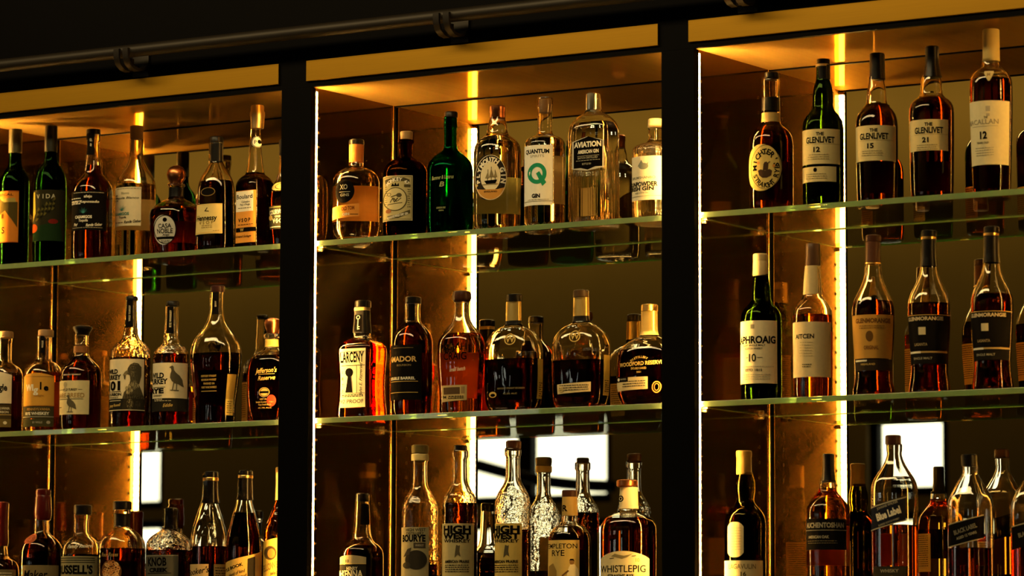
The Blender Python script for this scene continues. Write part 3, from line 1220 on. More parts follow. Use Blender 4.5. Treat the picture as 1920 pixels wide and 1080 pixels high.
b = Bottle('calvados_bottle', 'tall dark bottle with bronze foil neck, round tag and white and orange label', LU, 477, TOP(1), 461, 198)
b.section((1, 1, 5, -8)).body([(236, 9), (250, 9.6), (270, 11), (300, 13.5), (318, 16), (327, 18.5), (333, 26), (341, 33), (350, 36), (360, 36), (461, 36)], 'clear', 'dark', 325)
b.cap([(198, 12), (201, 12.6), (208, 12.4), (211, 14), (216, 14.4), (222, 13.5), (227, 13.2), (241, 12.2), (242, 11)], metal((.55, .36, .14), .38), 'foil_capsule', 'bronze foil capsule', xoff=3)
b.label(470, 490, 256, 277, WHITE, [Ring(480, 266.5, 9.5, 10, 1, DK), T('P', 477, 267, 7, DK), El(484, 266, 3.5, 4, DK)], top='ellipse', name='neck_tag', plabel='round white neck tag')
b.label(442, 479, 357, 454, (.70, .30, .05), [R(442.5, 474, 358, 396, WHITE), T('Boulard', 458, 368, 8, DK, 29), T('Calvados', 460, 378, 4, DK), T("Pays d'Auge", 459, 383, 3.6, DK), T('V S O P', 458, 412, 6.5, DK, 22, bold=.02), R(443, 479, 426, 434, DK), T('W', 454, 430, 6, GOLD), T('Grand Solage', 457, 442, 4, DK, 28, shear=.3)] + Lines(446, 470, 389, 3, 1, 1.1, DK) + Lines(446, 474, 420, 3, 1, 1.1, DK))
back_label(b, 370, 440, 18)

b = Bottle('cognac_bottle', 'cognac bottle with dark banner label half hidden by the left post', LU, 533, TOP(1), 458, 262)
b.body([(268, 10.5), (300, 10.5), (322, 12.5), (336, 16), (348, 22), (360, 27), (375, 29), (420, 28), (445, 25), (458, 23)], 'clear', 'red', 362)
b.cap([(262, 11), (264, 11.6), (292, 11.6)], k_black, 'capsule')
b.label(511, 545, 342, 358, (.42, .34, .12), [Ring(526, 350, 10, 6, 1, DK)], name='shoulder_label', top='ellipse')
b.label(504, 556, 386, 429, (.05, .045, .025), [T('COURVOISIER', 526, 397, 8, WHITE, 40, 4, .02), T('COGNAC', 524, 406, 3.5, WHITE, 18), T('V·S·O·P', 524, 414, 8, WHITE, 26, 0, .02), R(506, 552, 424.5, 426, WHITE), R(506, 552, 388, 389, GOLD), El(508, 408, 3, 5, GOLD)])

# ---------------------------------------------------------------- left bay, middle shelf
b = Bottle('whiskey_bottle', 'short red amber bottle with cream arched label, cut off by the photo edge', LM, 6.5, TOP(2), 808, 622)
b.body([(632, 14.2), (642, 14.2), (645, 13), (676, 13.2), (681, 17), (687, 26), (695, 32.5), (706, 35), (790, 35.5), (808, 35)], 'clear', 'red', 701)
b.cap([(622, 15), (624, 15.6), (634, 15.6)], k_wood, 'stopper')
b.label(-26, 20, 704, 757, CREAM, [T('WIgle', -3, 727, 12, DK, 30, bold=.02)], top=lambda u: -6 * math.sin(math.pi * u))
b.label(-26, 20, 759, 786, (.06, .04, .015), [T('PENNSYLVANIA', 0, 766, 4.5, CREAM, 34), T('BOURBON', 2, 773, 4, CREAM, 26), R(-26, 20, 777.5, 778.6, GOLD)], name='lower_label')
b.label(-26, 20, 786, 801, (.16, .11, .03), [El(9, 793, 3.5, 3, CREAM)], name='base_label')
back_label(b, 715, 780, 20)

b = Bottle('whiskey_bottle', 'amber bottle with orange arched label and short tan stopper', LM, 80, TOP(2), 806, 619)
b.body([(630, 13.6), (640, 13.6), (643, 13), (672, 13.6), (677, 17), (682, 24), (690, 31), (700, 35.5), (708, 36), (790, 36.5), (806, 36)], 'clear', 'gold', 699)
b.cap([(619, 14), (621, 14.6), (632, 14.6)], k_wood, 'stopper', 'tan wooden stopper', xoff=3)
b.strip(73, 81, 630, 662, DK, [T('WIGLE', 77, 646, 3, CREAM, None, 90)])
b.label(43, 100, 706, 761, (.60, .30, .045), [T('WI', 55, 727, 11, WHITE, 13, 0, .03), T('g', 66, 731, 13, WHITE, 9, 0, .01), T('l', 75, 724, 13, DK, 3, 0, .03), T('e', 85, 727, 11, DK, 9, 0, .03), R(43, 100, 706, 707, (.4, .2, .04)), T('straight', 72, 742, 3.5, (.35, .16, .03), 18)], top=lambda u: -6 * math.sin(math.pi * u), plabel='orange arched label')
b.label(43, 100, 762, 785, (.055, .045, .02), [T('PENNSYLVANIA', 72, 767.5, 4.5, (.5, .27, .06), 42), T('RYE WHISKEY', 70, 775.5, 5.2, WHITE, 43, 0, .01), R(43, 100, 781, 782.2, GREY)], name='lower_label')
b.label(43, 100, 785.5, 800, (.055, .05, .02), [T('BY WIGLE', 70, 792, 3.6, GREY, 18), El(90, 792, 3.6, 3, GREY)], name='base_label')
back_label(b, 715, 780, 22)

b = Bottle('whiskey_bottle', 'dark red bottle with black mushroom stopper and small square cream label', LM, 150, TOP(2), 803, 611)
b.body([(626, 12), (630, 13), (646, 13), (648, 14.5), (650, 13.4), (664, 14), (669, 15.5), (675, 21), (683, 29), (691, 35.5), (700, 38.5), (712, 39), (790, 38.5), (803, 37.5)], 'clear', 'red', 668)
b.cap([(611, 13.5), (613, 17.5), (616, 18.3), (620, 16.5), (624, 13.5), (629, 12.3)], k_black, 'stopper', 'black mushroom stopper', xoff=2)
b.sleeve(650, 662, plastic((.25, .10, .03), .4), 'neck_band')
b.label(108, 166, 714, 777, (.66, .56, .30), [T('WILD TURKEY', 131, 731, 4, DK, 26, 0, .03), R(112, 118, 730.5, 731.3, DK), R(145, 153, 730.5, 731.3, DK), T('RARE BREED', 134, 741.5, 8.5, (.33, .2, .06), 46, 0, .0), R(112, 155, 748, 748.8, DK), El(122, 721, 3, 5, (.4, .35, .2)), R(120.5, 123, 722, 735, (.38, .32, .2))] + turkey(131, 757, .9, (.10, .085, .05)) + [R(112, 116, 763, 764, DK)], plabel='small square cream label')
b.label(116, 152, 700, 706, (.3, .06, .02), [T('KENTUCKY STRAIGHT', 134, 703, 2.2, WHITE, 32)], name='raised_band', mat=LIQ['clear'])
back_label(b, 720, 775, 20)

b = Bottle('whiskey_bottle', 'tall bottle with cream label reading 101 and a big turkey head', LM, 243, TOP(2), 799, 556)
b.body([(562, 10.8), (575, 11), (600, 12), (622, 13.5), (632, 15.5), (638, 19), (645, 27), (653, 34), (662, 37), (674, 38), (780, 38), (799, 37.5)], 'rough', 'red', 672)
b.cap([(556, 11), (558, 11.6), (564, 11.6)], k_black, xoff=1.5)
b.strip(234, 246, 563, 615, DK, [T('WILD TURKEY', 240, 588, 3.2, CREAM, None, 90)])
els = [T('WILD', 212, 697, 8, DK, 16, 0, .03), T('TURKEY', 213, 707.5, 8.5, DK, 26, 0, .03), T('101', 214, 723.5, 16, DK, 22, 0, .03), R(206, 226, 734, 735, DK), T('BOURBON', 215, 739.5, 5, DK, 24, 0, .02), T('WHISKEY', 214, 745.5, 3.2, DK, 16)]
tk, tm, tl = (.075, .062, .035), (.20, .165, .085), (.36, .30, .16)
els += [Po([(229, 748), (232, 736), (240, 727), (243, 714), (242, 705), (237, 701), (238, 692), (242, 685), (249, 681), (257, 682), (263, 689), (263, 705), (259, 722), (264, 734), (269, 748)], tk),
        Po([(238, 695), (233, 698), (229.5, 704), (231, 706), (235, 703), (240, 702)], tm), Po([(231, 705), (232, 712), (234, 712), (235, 704)], tk),
        El(248, 690.5, 5, 3, tm), El(247.5, 690.5, 1.8, 1.6, DK), Po([(243, 684), (250, 682), (257, 684), (250, 686)], tm), Po([(244, 697), (254, 698), (251, 708), (245, 707)], tm),
        Po([(247, 707), (255, 704), (256, 716), (250, 722), (246, 717)], (.12, .1, .055))]
for wx, wy in ((237, 729), (242, 725), (247, 721), (252, 718), (239, 736), (245, 732), (251, 727), (256, 724)):
    els.append(El(wx, wy, 3.0, 4.2, tl))
els += [Po([(232, 748), (236, 740), (250, 739), (266, 741), (268, 768), (228, 768)], (.03, .025, .015)), El(243, 758, 6, 9, tm), El(257, 760, 5, 8, (.06, .05, .03))]
els = [R(200, 270, 748, 770, (.02, .018, .014)), R(206, 226, 751, 752, CREAM), T('Jimmy Russell', 216, 760, 5, GOLD, 20, 4, shear=.4), R(204, 270, 768.5, 769.8, CREAM)] + els
b.label(200, 268, 674, 770, CREAM, els, plabel='cream label with a turkey head')
back_label(b, 690, 770, 20)

b = Bottle('whiskey_bottle', 'bottle with black cap and cream label reading RYE beside a standing turkey', LM, 319.5, TOP(2), 797, 565)
b.body([(573, 11.5), (590, 11.6), (620, 13.5), (640, 14.5), (647, 17.5), (653, 25), (659, 30.5), (668, 33.5), (690, 34), (780, 34), (797, 33.5)], 'rough', 'red', 665)
b.cap([(565, 11.6), (567, 12.2), (575, 12.2)], k_black, xoff=1.5)
b.strip(311, 323, 575, 626, DK, [T('RYE WHISKEY', 317, 598, 3.6, CREAM, None, 90)])
els = [T('WILD', 296, 704.5, 9.5, DK, 21, 0, .03), T('TURKEY', 297, 715.5, 9.5, DK, 33, 0, .03), R(287, 309, 726, 727, DK), T('RYE', 295, 733, 9, DK, 23, 0, .04), T('WHISKEY', 296, 742, 3, DK, 16)] + turkey(326, 710, 1.3, (.10, .085, .05))
els += [R(280, 352, 747, 771, (.02, .018, .014)), T('Eddie', 314, 760, 6, GOLD, 18, 4, shear=.4), R(290, 320, 751.5, 752.3, CREAM), T('81 PROOF', 297, 749, 2.6, CREAM, 14)]
b.label(282, 350, 681, 771, CREAM, els, plabel='cream label with a standing turkey')
back_label(b, 690, 770, 20)

b = Bottle('whiskey_bottle', 'tall winged teardrop bottle, half full, wide shoulders and narrow waist', LM, 403.5, TOP(2), 792, 536)
b.section((1, .72, 2.2, 0)).body([(546, 12.6), (575, 12.8), (588, 14), (600, 17), (612, 22.5), (625, 32), (638, 41), (650, 46), (663, 48), (685, 47.5), (715, 44), (745, 40), (768, 37.5), (782, 37.5), (792, 37)], 'wavy', 'dark', 664, punt=8)
b.cap([(536, 13), (538, 13.7), (548, 13.7)], plastic((.035, .012, .01), .3), xoff=2)
b.strip(396, 407, 548, 590, DK, [T('ENVY', 401.5, 570, 3, CREAM, None, 90)])
b.label(377, 406, 700, 734, DK, [T('KENTUCKY STRAIGHT', 391, 705, 3.6, GOLD, 27), T('BOURBON WHISKEY', 391, 712, 3.6, GOLD, 27), T('FINISHED IN', 391, 719, 3.6, GOLD, 20), T('PORT WINE BARRELS', 391, 726, 3.6, GOLD, 28), R(376, 405, 732.6, 733.6, GOLD)], name='printed_text', mat=LIQ['clear'])
b.label(423, 438, 702, 778, (.42, .27, .06), [R(423, 438, 748, 778, (.64, .46, .12))] + Lines(425, 436, 752, 4, 6, 1.2, DK), name='side_label')
back_label(b, 690, 760, 18)

b = Bottle('whiskey_bottle', 'rounded flask with copper knob stopper, gold script and red wax spot', LM, 508, TOP(2), 787, 597)
b.section((1, .7, 2.4, 0)).body([(625, 12), (627, 16), (633, 16), (636, 12.4), (651, 12.8), (656, 16), (661, 24), (667, 33), (675, 40.5), (688, 44.5), (700, 46), (740, 46), (762, 44), (776, 41), (787, 36)], 'clear', 'dark', 668, punt=8)
b.cap([(597, 10), (600, 14), (606, 16.3), (612, 15), (619, 12.3), (626, 11.5)], k_copper, 'knob_stopper', 'copper knob stopper', xoff=2)
b.sleeve(637, 651, plastic((.55, .36, .09), .5), 'neck_band')
b.label(478, 527, 688, 716, DK, [T("Jefferson's", 498, 694, 9, GOLD, 40, 2, .0, .35), T('Reserve', 499, 708, 8, GOLD, 32, 2, .0, .35), Ln(484, 701.5, 514, 701, .9, GOLD)], name='printed_script', mat=LIQ['clear'])
b.label(485, 505, 726, 744, GOLD, [Ring(495, 735, 8.5, 8, 1, DK), R(487, 503, 733, 737, DK)], top='ellipse', name='medallion')
b.label(480, 516, 745, 766, DK, [T('VERY OLD', 495, 748, 3, GOLD, 16), T('Straight Bourbon Whiskey', 496, 753, 3, GOLD, 32), T('Very Small Batch', 496, 758, 3, GOLD, 24), T('45.1% ALC', 496, 764, 2.4, GOLD, 26)], name='printed_text', mat=LIQ['clear'])
b.label(500, 517, 740, 762, (.75, .05, .02), top='ellipse', name='wax_spot', plabel='red wax spot', eps=.0009)
back_label(b, 690, 760, 18)

# ---------------------------------------------------------------- left bay, lowest shelf
b = Bottle('whiskey_bottle', 'bottle with dark red wax neck at the left edge of the photo', LL, 0, TOP(3), 1140, 941)
b.body([(945, 10.5), (990, 11.5), (1030, 12.5), (1040, 14), (1046, 21), (1053, 29), (1065, 34), (1080, 35), (1140, 35)], 'clear', 'red', 1050)
b.cap([(941, 11), (943, 13.5), (948, 14), (958, 13), (1000, 13.5), (1018, 14), (1024, 12.9)], k_redwax, 'wax_seal', 'dark red wax')
b.label(-30, 28, 1068, 1130, (.16, .12, .05), Lines(-24, 20, 1074, 5, 8, 1.5, CREAM))

b = Bottle('whiskey_bottle', 'bottle with thick dripping red wax neck and a small round seal', LL, 75.5, TOP(3), 1140, 917)
b.body([(922, 12), (975, 13.6), (995, 14.2), (1001, 17), (1006, 23), (1014, 31.5), (1024, 37.5), (1036, 40), (1060, 40.5), (1140, 40)], 'clear', 'dark', 1010)
b.cap([(917, 12.6), (919, 14.4), (926, 14.6), (929, 13.6), (933, 15.2), (948, 15.4), (956, 16.6), (968, 16.2), (976, 14.6)], k_redwax, 'wax_seal', 'dark red wax', xoff=2)
b.label(48, 66, 1001, 1020, (.20, .05, .025), [Ring(57, 1010, 8.5, 9, 1, (.35, .12, .06)), T('S', 57, 1010, 8, (.35, .12, .06))], top='ellipse', name='seal')
b.label(42, 108, 1060, 1130, (.20, .15, .07), [T('Maker', 66, 1077, 16, DK, 44, 0, 0, .2)] + Lines(50, 90, 1092, 5, 6, 1.5, DK))
back_label(b, 1045, 1120, 22)

b = Bottle('whiskey_bottle', 'clear shouldered bottle with black cap and olive label between red wax and round shouldered bottles', LL, 150, TOP(3), 1140, 947)
b.body([(962, 14.5), (972, 15), (976, 13.6), (998, 14), (1005, 17.5), (1011, 25), (1018, 32), (1028, 36), (1040, 37), (1140, 37)], 'clear', 'dark', 1040)
b.cap([(947, 16), (949, 16.7), (965, 16.7)], k_black, xoff=2.5)
b.label(122, 176, 1017, 1031, WHITE, [T('Family Reserve', 149, 1024, 6.5, WHITE, 46, 2, .0, .4)], name='script', mat=LIQ['clear'])
b.label(113, 180, 1043, 1128, (.27, .24, .13), [R(114, 176, 1046, 1047.4, DK), R(114, 176, 1050, 1051.4, DK), R(114, 176, 1054, 1055.2, DK), T("RUSSELL'S", 141, 1068, 15, DK, 62, 0, .03), T('RESERVE', 143, 1086, 8, DK, 40)])
back_label(b, 1050, 1120, 22)

b = Bottle('whiskey_bottle', 'round shouldered bottle with black cap and raised rose emblem', LL, 226.5, TOP(3), 1140, 940)
b.body([(955, 15), (958, 16.5), (962, 16.5), (965, 14.4), (986, 14.6), (991, 18), (996, 25.5), (1002, 33), (1010, 40), (1020, 44), (1032, 45), (1140, 45)], 'wavy', 'red', 1029)
b.cap([(940, 16.8), (942, 17.5), (956, 17.5)], k_black, xoff=.5)
b.sleeve(964, 987, k_black, 'neck_band')
rose = []
rr = random.Random(3)
for k in range(46):
    a, q = rr.uniform(0, 6.28), 14 * math.sqrt(rr.random())
    rose.append(Ring(208 + q * math.cos(a), 1070 + q * 1.15 * math.sin(a), 3.4, 3.2, 1.1, rr.choice([(.70, .34, .10), (.55, .2, .05), (.8, .5, .2)]), 10))
b.label(190, 227, 1050, 1095, (.12, .05, .02), rose, top='ellipse', name='rose_emblem', plabel='copper raised rose emblem')
b.label(190, 222, 1034, 1047, DK, [T('Four Roses', 205, 1040, 7, (.3, .22, .08), 30, 0, 0, .3)], name='script', mat=LIQ['clear'])
back_label(b, 1050, 1120, 24)

b = Bottle('whiskey_bottle', 'squat bottle with black wax neck and dark grey square label', LL, 315, TOP(3), 1140, 952)
b.section((1, .85, 3, 0)).body([(962, 11.5), (985, 12), (993, 14), (998, 21), (1003, 29), (1010, 37), (1019, 42), (1030, 43), (1140, 43)], 'rough', 'red', 1032)
b.cap([(952, 12), (954, 13.4), (960, 13.6), (963, 12.8), (985, 13.2), (993, 14.8)], k_wax, 'wax_seal', 'black wax', xoff=3)
b.label(273, 333, 1040, 1128, (.085, .08, .06), [Ring(303, 1084, 29, 43, .8, GREY, 4), T('KNOB', 294, 1053, 15, DK, 34, 0, .02), T('CREEK', 297, 1068.5, 7, DK, 34, 0, .04), R(277, 320, 1074, 1075, DK), R(274, 332, 1041.5, 1042.4, GREY)])
back_label(b, 1050, 1120, 22)

b = Bottle('whiskey_bottle', 'wine shaped bottle with black wax top and gold ring, liquid below its shoulder', LL, 390, TOP(3), 1140, 884)
b.body([(890, 12.5), (905, 12.6), (930, 13.6), (945, 16.5), (960, 21.5), (978, 27), (995, 31.5), (1012, 34), (1030, 34.5), (1140, 34.5)], 'wavy', 'dark', 1025, punt=12)
b.cap([(884, 12.4), (886, 13.8), (894, 14), (896, 13.4), (920, 14), (935, 15.3), (944, 17)], k_wax, 'wax_seal', 'black wax', xoff=3)
b.cap([(895.5, 14.2), (896.5, 14.6), (902, 14.6)], k_gold, 'gold_ring', 'gold ring', xoff=3)
b.label(356, 390, 1058, 1128, TAN, [T("Booker's", 372, 1071, 11, DK, 40, 8, 0, .4)] + Lines(358, 388, 1084, 5, 6, 1.3, DK))
b.label(400, 424, 1058, 1128, (.42, .26, .08), Lines(402, 422, 1064, 5, 9, 1.3, DK), name='side_label')

b = Bottle('whiskey_bottle', 'wine shaped bottle with black wax top and slanting tan label', LL, 456, TOP(3), 1140, 882)
b.body([(888, 12), (905, 12.6), (928, 13.6), (945, 16), (960, 20), (975, 24), (992, 28.5), (1010, 32), (1030, 33.5), (1140, 33.5)], 'wavy', 'dark', 962, punt=12)
b.cap([(882, 12), (884, 13.4), (891, 13.6), (893, 13.2), (930, 14.2), (938, 15.4)], k_wax, 'wax_seal', 'black wax', xoff=2)
b.cap([(891.5, 13.8), (892.5, 14.2), (897, 14.2)], k_gold, 'gold_ring', 'gold ring', xoff=2)
b.label(421, 491, 1047, 1130, (.60, .38, .09), [T('LITTLE BOOK', 434, 1066, 5.5, DK, 44, 17, .03), T('a blend of kind', 443, 1075, 6, DK, 34, 17, 0, .4), T('and proud', 448, 1082, 6, DK, 30, 17, 0, .4), Po([(463, 1048), (477, 1043), (477, 1125), (463, 1125)], (.025, .02, .012))],
        top=lambda u: 9 - 24 * u, plabel='slanting tan label')

b = Bottle('whiskey_bottle', 'amber bottle with yellow label and round emblem beside the left post', LL, 525, TOP(3), 1140, 876)
b.body([(884, 10), (938, 11), (950, 14), (965, 20), (980, 26), (995, 30.5), (1010, 32), (1140, 32.5)], 'rough', 'orange', 930)
b.cap([(876, 10.3), (878, 11), (886, 11)], k_gold)
b.sleeve(886, 938, plastic((.66, .5, .18), .5), 'neck_label')
b.label(492, 552, 1010, 1130, (.66, .42, .07), [El(506, 1037, 10.5, 12, (.08, .05, .02)), El(508, 1038, 7, 9, (.40, .2, .04)), Ring(506, 1037, 11.5, 13, .8, DK), T('YELLOWSTONE', 518, 1060, 12, (.26, .16, .04), 54, 14, .02), T('select', 514, 1074, 7, DK, 16, 10, 0, .3)], top=lambda u: 6 - 14 * u)

# ---------------------------------------------------------------- middle bay, upper shelf
b = Bottle('gin_bottle', 'clear round gin bottle with orange neck foil, black seal and orange band', MU, 667, TOP(1), 448, 262)
b.body([(270, 13), (276, 13.4), (304, 13), (308, 14), (312, 14.4), (315, 18), (319, 28), (325, 36), (333, 41.5), (344, 44), (425, 44), (438, 42), (448, 36)], 'clear', 'clear', 329, punt=3)
b.cap([(262, 13.4), (264, 14.2), (272, 14.4)], k_black)
b.sleeve(272, 305, plastic((.62, .17, .025), .45), 'neck_foil', label='orange neck foil')
b.label(629, 664, 337, 381, DK, [El(647, 358, 15.5, 17.5, DK), T('XO', 644, 351, 9, GREY, 14), R(636, 656, 360, 361, GREY), T('GINS', 646, 366, 5, GREY, 16)], top='ellipse', name='round_seal', plabel='black round seal')
b.label(622, 673, 385, 409, (.70, .27, .045), [T('OLD TOM', 652, 391, 6.5, (.22, .06, .01), 24, 4, .03), T('GIN', 648, 402, 4.5, CREAM, 13, 4, .02), R(656, 671, 402, 403, DK)], bot=lambda u: 2 - 5 * u, top=lambda u: 3 - 6 * u, plabel='orange band label')
back_label(b, 346, 412, 27, (.72, .30, .06))

b = Bottle('gin_bottle', 'dark brown apothecary gin bottle with cork and cream stamp label', MU, 759, TOP(1), 440, 247)
b.body([(262, 12.5), (264, 16.5), (268, 16.8), (271, 13), (292, 13), (297, 15.5), (301, 23), (307, 31.5), (315, 38), (326, 41), (425, 41), (440, 39)], 'brown', 'dark', 300)
b.cap([(247, 11.6), (249, 12.2), (263, 11.2), (265, 11)], k_cork, 'cork', 'natural cork', xoff=2)
dkg = (.09, .075, .035)
els = [R(718.5, 772, 331, 413, (.33, .28, .13)), R(720.5, 770, 333.5, 410.5, (.50, .42, .20)), Po([(722, 337), (735, 334), (757, 334), (767, 338), (767, 345), (756, 341), (735, 341), (723, 346)], dkg),
       Arc('MONKEY 47', 745, 362, 26, 25, 142, 38, 6, WHITE, .03), R(757, 769, 347, 352, dkg), Po([(733, 350), (736, 344), (739, 348), (741, 343), (744, 348), (747, 344), (748, 350)], DK),
       Ring(741, 374, 22, 22, 1.6, dkg), El(741, 374, 20, 20.5, (.62, .52, .26)), El(748, 367, 5, 4, dkg), Ln(733, 370, 746, 366, 2, dkg), Ring(730, 365, 3.5, 3.5, 1, dkg), Ln(732, 380, 737, 371, 1.6, dkg), Ln(736, 372, 740, 380, 1.8, dkg), Ln(740, 379, 746, 372, 2.4, dkg), Ln(738, 372, 744, 379, 2.4, dkg), Ln(745, 378, 752, 372, 1.6, dkg), Ln(727, 384, 754, 381, 1.4, dkg),
       El(729, 396, 5, 4, (.30, .12, .05)), Po([(727, 405), (745, 403), (768, 394), (768, 400), (747, 409), (728, 410)], dkg), T('SCHWARZWALD DRY GIN', 746, 405, 4, WHITE, 38, 12, .03)] + Lines(722, 727, 350, 4, 10, 1, dkg) + Lines(763, 769, 356, 4, 9, 1, dkg)
b.label(715, 773, 330, 414, (.62, .53, .29), els, plabel='cream stamp label')

b = Bottle('gin_bottle', 'deep green round shouldered gin bottle with black cap and faint printing', MU, 843.5, TOP(1), 430, 210)
b.body([(219, 11.6), (238, 12.6), (241, 11.4), (270, 11.6), (280, 13), (285, 17), (291, 25), (298, 33.5), (307, 40), (318, 43), (330, 43.5), (418, 43.5), (430, 41)], 'emerald', 'green', 300)
b.cap([(210, 11.8), (212, 12.4), (221, 12.4)], k_black, xoff=1)
b.label(806, 850, 328, 352, DK, [T('Bummer & Lazarus', 830, 333, 7, (.34, .36, .16), 40, 3, 0, .3), T('B', 828, 346, 9, (.34, .36, .16), 9, 0, 0, .2)], name='printed_script', mat=LIQ['clear'])
b.label(815, 838, 387, 396, DK, [T('LONDON DRY', 827, 390, 3.4, (.32, .34, .16), 17), T('GIN', 827, 395, 2.6, (.32, .34, .16), 9)], name='printed_text', mat=LIQ['clear'])

b = Bottle('gin_bottle', 'clear gin bottle with copper cap and black ring label around a sailing ship', MU, 932, TOP(1), 424, 199)
b.body([(220, 14.6), (228, 16), (238, 18.5), (248, 19.6), (254, 22), (259, 29), (266, 37), (275, 42.5), (286, 44.5), (300, 45), (412, 44.5), (424, 42.5)], 'rough' if False else 'clear', 'clear', 258)
b.cap([(199, 14.4), (201, 15.2), (211, 15.2), (212, 14.6), (222, 14.8), (225, 14)], k_copper, 'cap', 'copper screw cap')
els = [El(919.5, 332, 18.5, 27, CREAM), Arc('PLYMOUTH GIN', 920, 334, 23.5, 33.5, 200, -20, 8.5, WHITE, .035), El(894, 347, 2.4, 2.6, GOLD), Po([(894, 354), (906, 356), (932, 356), (947, 352), (941, 366), (930, 374), (913, 375), (900, 368)], (.55, .27, .06)),
       Po([(908, 340), (932, 338), (929, 345), (912, 346)], DK), Ln(914, 341, 915, 319, 1, DK), Ln(921, 340, 921, 314, 1, DK), Ln(928, 339, 928, 320, 1, DK), Po([(910, 335), (915, 323), (917, 335)], (.25, .2, .1)), Po([(917, 334), (921, 317), (926, 333)], (.2, .16, .08)), Po([(925, 334), (929, 322), (932, 333)], (.25, .2, .1)), Ln(904, 347, 934, 346, 1.2, (.25, .2, .1)), T('ENGLAND', 920, 360, 3, DK, 24)] + [Ring(920, 334, 29, 42, 1, CREAM, 44)]
b.label(891, 949, 291, 376, (.025, .02, .015), els, top='ellipse', plabel='black oval ring label')
back_label(b, 330, 398, 24, (.45, .40, .12))

b = Bottle('gin_bottle', 'clear gin bottle with white label and big green letter Q', MU, 1021.5, TOP(1), 420, 184)
b.body([(184, 14.2), (190, 15), (200, 14.6), (204, 13.6), (246, 13.6), (253, 15.5), (256, 21), (259, 29), (264, 35), (272, 38), (282, 38.5), (408, 38.5), (420, 37)], 'clear', 'clear', 262)
b.cap([(187, 11.6), (189, 12), (212, 10.4)], k_wood, 'stopper', xoff=0)
els = [T('QUANTUM', 1008, 284.5, 7.5, DK, 43, 0, .03), T('SPIRITS', 1007, 293.5, 4.6, GREY, 26), Ring(1007, 326, 17.5, 19.5, 7.5, (.02, .26, .13), 40), Po([(1005, 326), (1011, 322), (1024, 343), (1017, 350)], (.02, .26, .13)), T('GIN', 1005, 367.5, 7, DK, 15, 0, .03), R(984, 1036, 377, 378, GREY)] + Lines(990, 1030, 374, 3, 1, 1, GREY)
b.label(982, 1036, 273, 385, (.80, .77, .66), els, plabel='white label with a green letter')
back_label(b, 290, 380, 18)

b = Bottle('gin_bottle', 'tall clear fluted gin bottle with silver cap and black shield label', MU, 1113, TOP(1), 412, 175)
b.section((1, .62, 3.2, -4)).body([(186, 13.4), (196, 13.6), (206, 14.6), (212, 19), (217, 27), (223, 35), (231, 42), (241, 46.3), (252, 47.7), (265, 48), (400, 48), (412, 47)], 'flute', 'clear', 232, punt=4)
b.cap([(175, 13.4), (177, 14.2), (206, 14.2), (208, 13.8)], k_silver, 'foil_capsule', 'silver foil capsule', xoff=-1.5)
b.strip(1098, 1107, 178, 208, DK)
els = [Po([(1076, 264), (1103, 255), (1129, 264), (1129, 312), (1116, 312), (1102, 317), (1089, 313), (1076, 313)], DK), T('AVIATION', 1102, 269.5, 9.5, WHITE, 50, 0, .03), T('AMERICAN GIN', 1103, 283, 6.5, WHITE, 38, 0, .02), R(1083, 1123, 290.5, 291.3, GREY), T('BATCH DISTILLED', 1102, 294.5, 3.6, GREY, 36), T('BOTTLE 001', 1100, 306, 3.4, GREY, 16)] + Lines(1080, 1126, 299, 3, 1, 1, GREY)
b.label(1073, 1132, 259, 315, (.52, .48, .38), els, top=lambda u: 4 - 8 * (1 - abs(2 * u - 1)), bot=lambda u: -1 + 5 * (1 - abs(2 * u - 1)), plabel='black shield label')
back_label(b, 350, 402, 12)

b = Bottle('gin_bottle', 'ribbed clear gin bottle with cream cork and pale label beside the right post', MU, 1229, TOP(1), 406, 223)
b.body([(236, 14), (239, 16), (242, 13.4), (262, 13.4), (268, 18), (271, 28), (275, 37), (280, 42.5), (286, 44), (300, 44), (394, 44), (406, 42.5)], 'flute', 'clear', 292)
b.cap([(223, 13), (225, 13.8), (234, 14.2), (240, 15)], k_cream, 'cork', 'cream cork')
els = [El(1207, 312, 9, 6, (.20, .22, .18)), Po([(1196, 312), (1203, 300), (1208, 310)], (.20, .22, .18)), Po([(1208, 312), (1216, 304), (1214, 314)], (.20, .22, .18)), T('DRUMSHANBO', 1208, 333, 4.5, (.2, .2, .15), 42), T('GUNPOWDER', 1208, 345, 8, DK, 50, 0, .02), T('IRISH GIN', 1206, 353.5, 7, DK, 40, 0, .02), T('with China tea', 1204, 361, 3.5, (.2, .2, .15), 24, 0, 0, .3), R(1186, 1262, 367, 368, GREY)]
b.label(1184, 1264, 293, 375, (.74, .66, .46), els)

# ---------------------------------------------------------------- middle bay, middle shelf
b = Bottle('whiskey_bottle', 'square shouldered amber bottle with cream keyhole label', MM, 677.5, TOP(2), 779, 564)
b.section((1, .74, 5.5, 0)).body([(574, 14.2), (583, 14.4), (605, 15.5), (622, 17), (629, 16.5), (634, 19), (638, 27), (642, 35), (647, 42), (653, 46), (660, 47), (690, 45), (720, 43.5), (750, 44.5), (770, 47), (779, 47.5)], 'clear', 'orange', 645, punt=6)
b.cap([(564, 14.4), (566, 15.3), (577, 15.3)], k_black, xoff=1.5)
b.sleeve(577, 583, k_goldfoil, 'gold_band', .7)
b.sleeve(583, 625, plastic(DK, .35), 'neck_sleeve', .6)
kx = 670.5
b.label(664, 677, 590, 622, DK, [Ring(kx, 595, 3.4, 3.6, 1.1, CREAM), Ln(kx, 598, kx, 618, 1.3, CREAM), R(kx, kx + 3, 612, 613.2, CREAM), R(kx, kx + 3, 616, 617.4, CREAM)], name='neck_emblem', mat=ink(DK), eps=.0012)
hx_ = 655
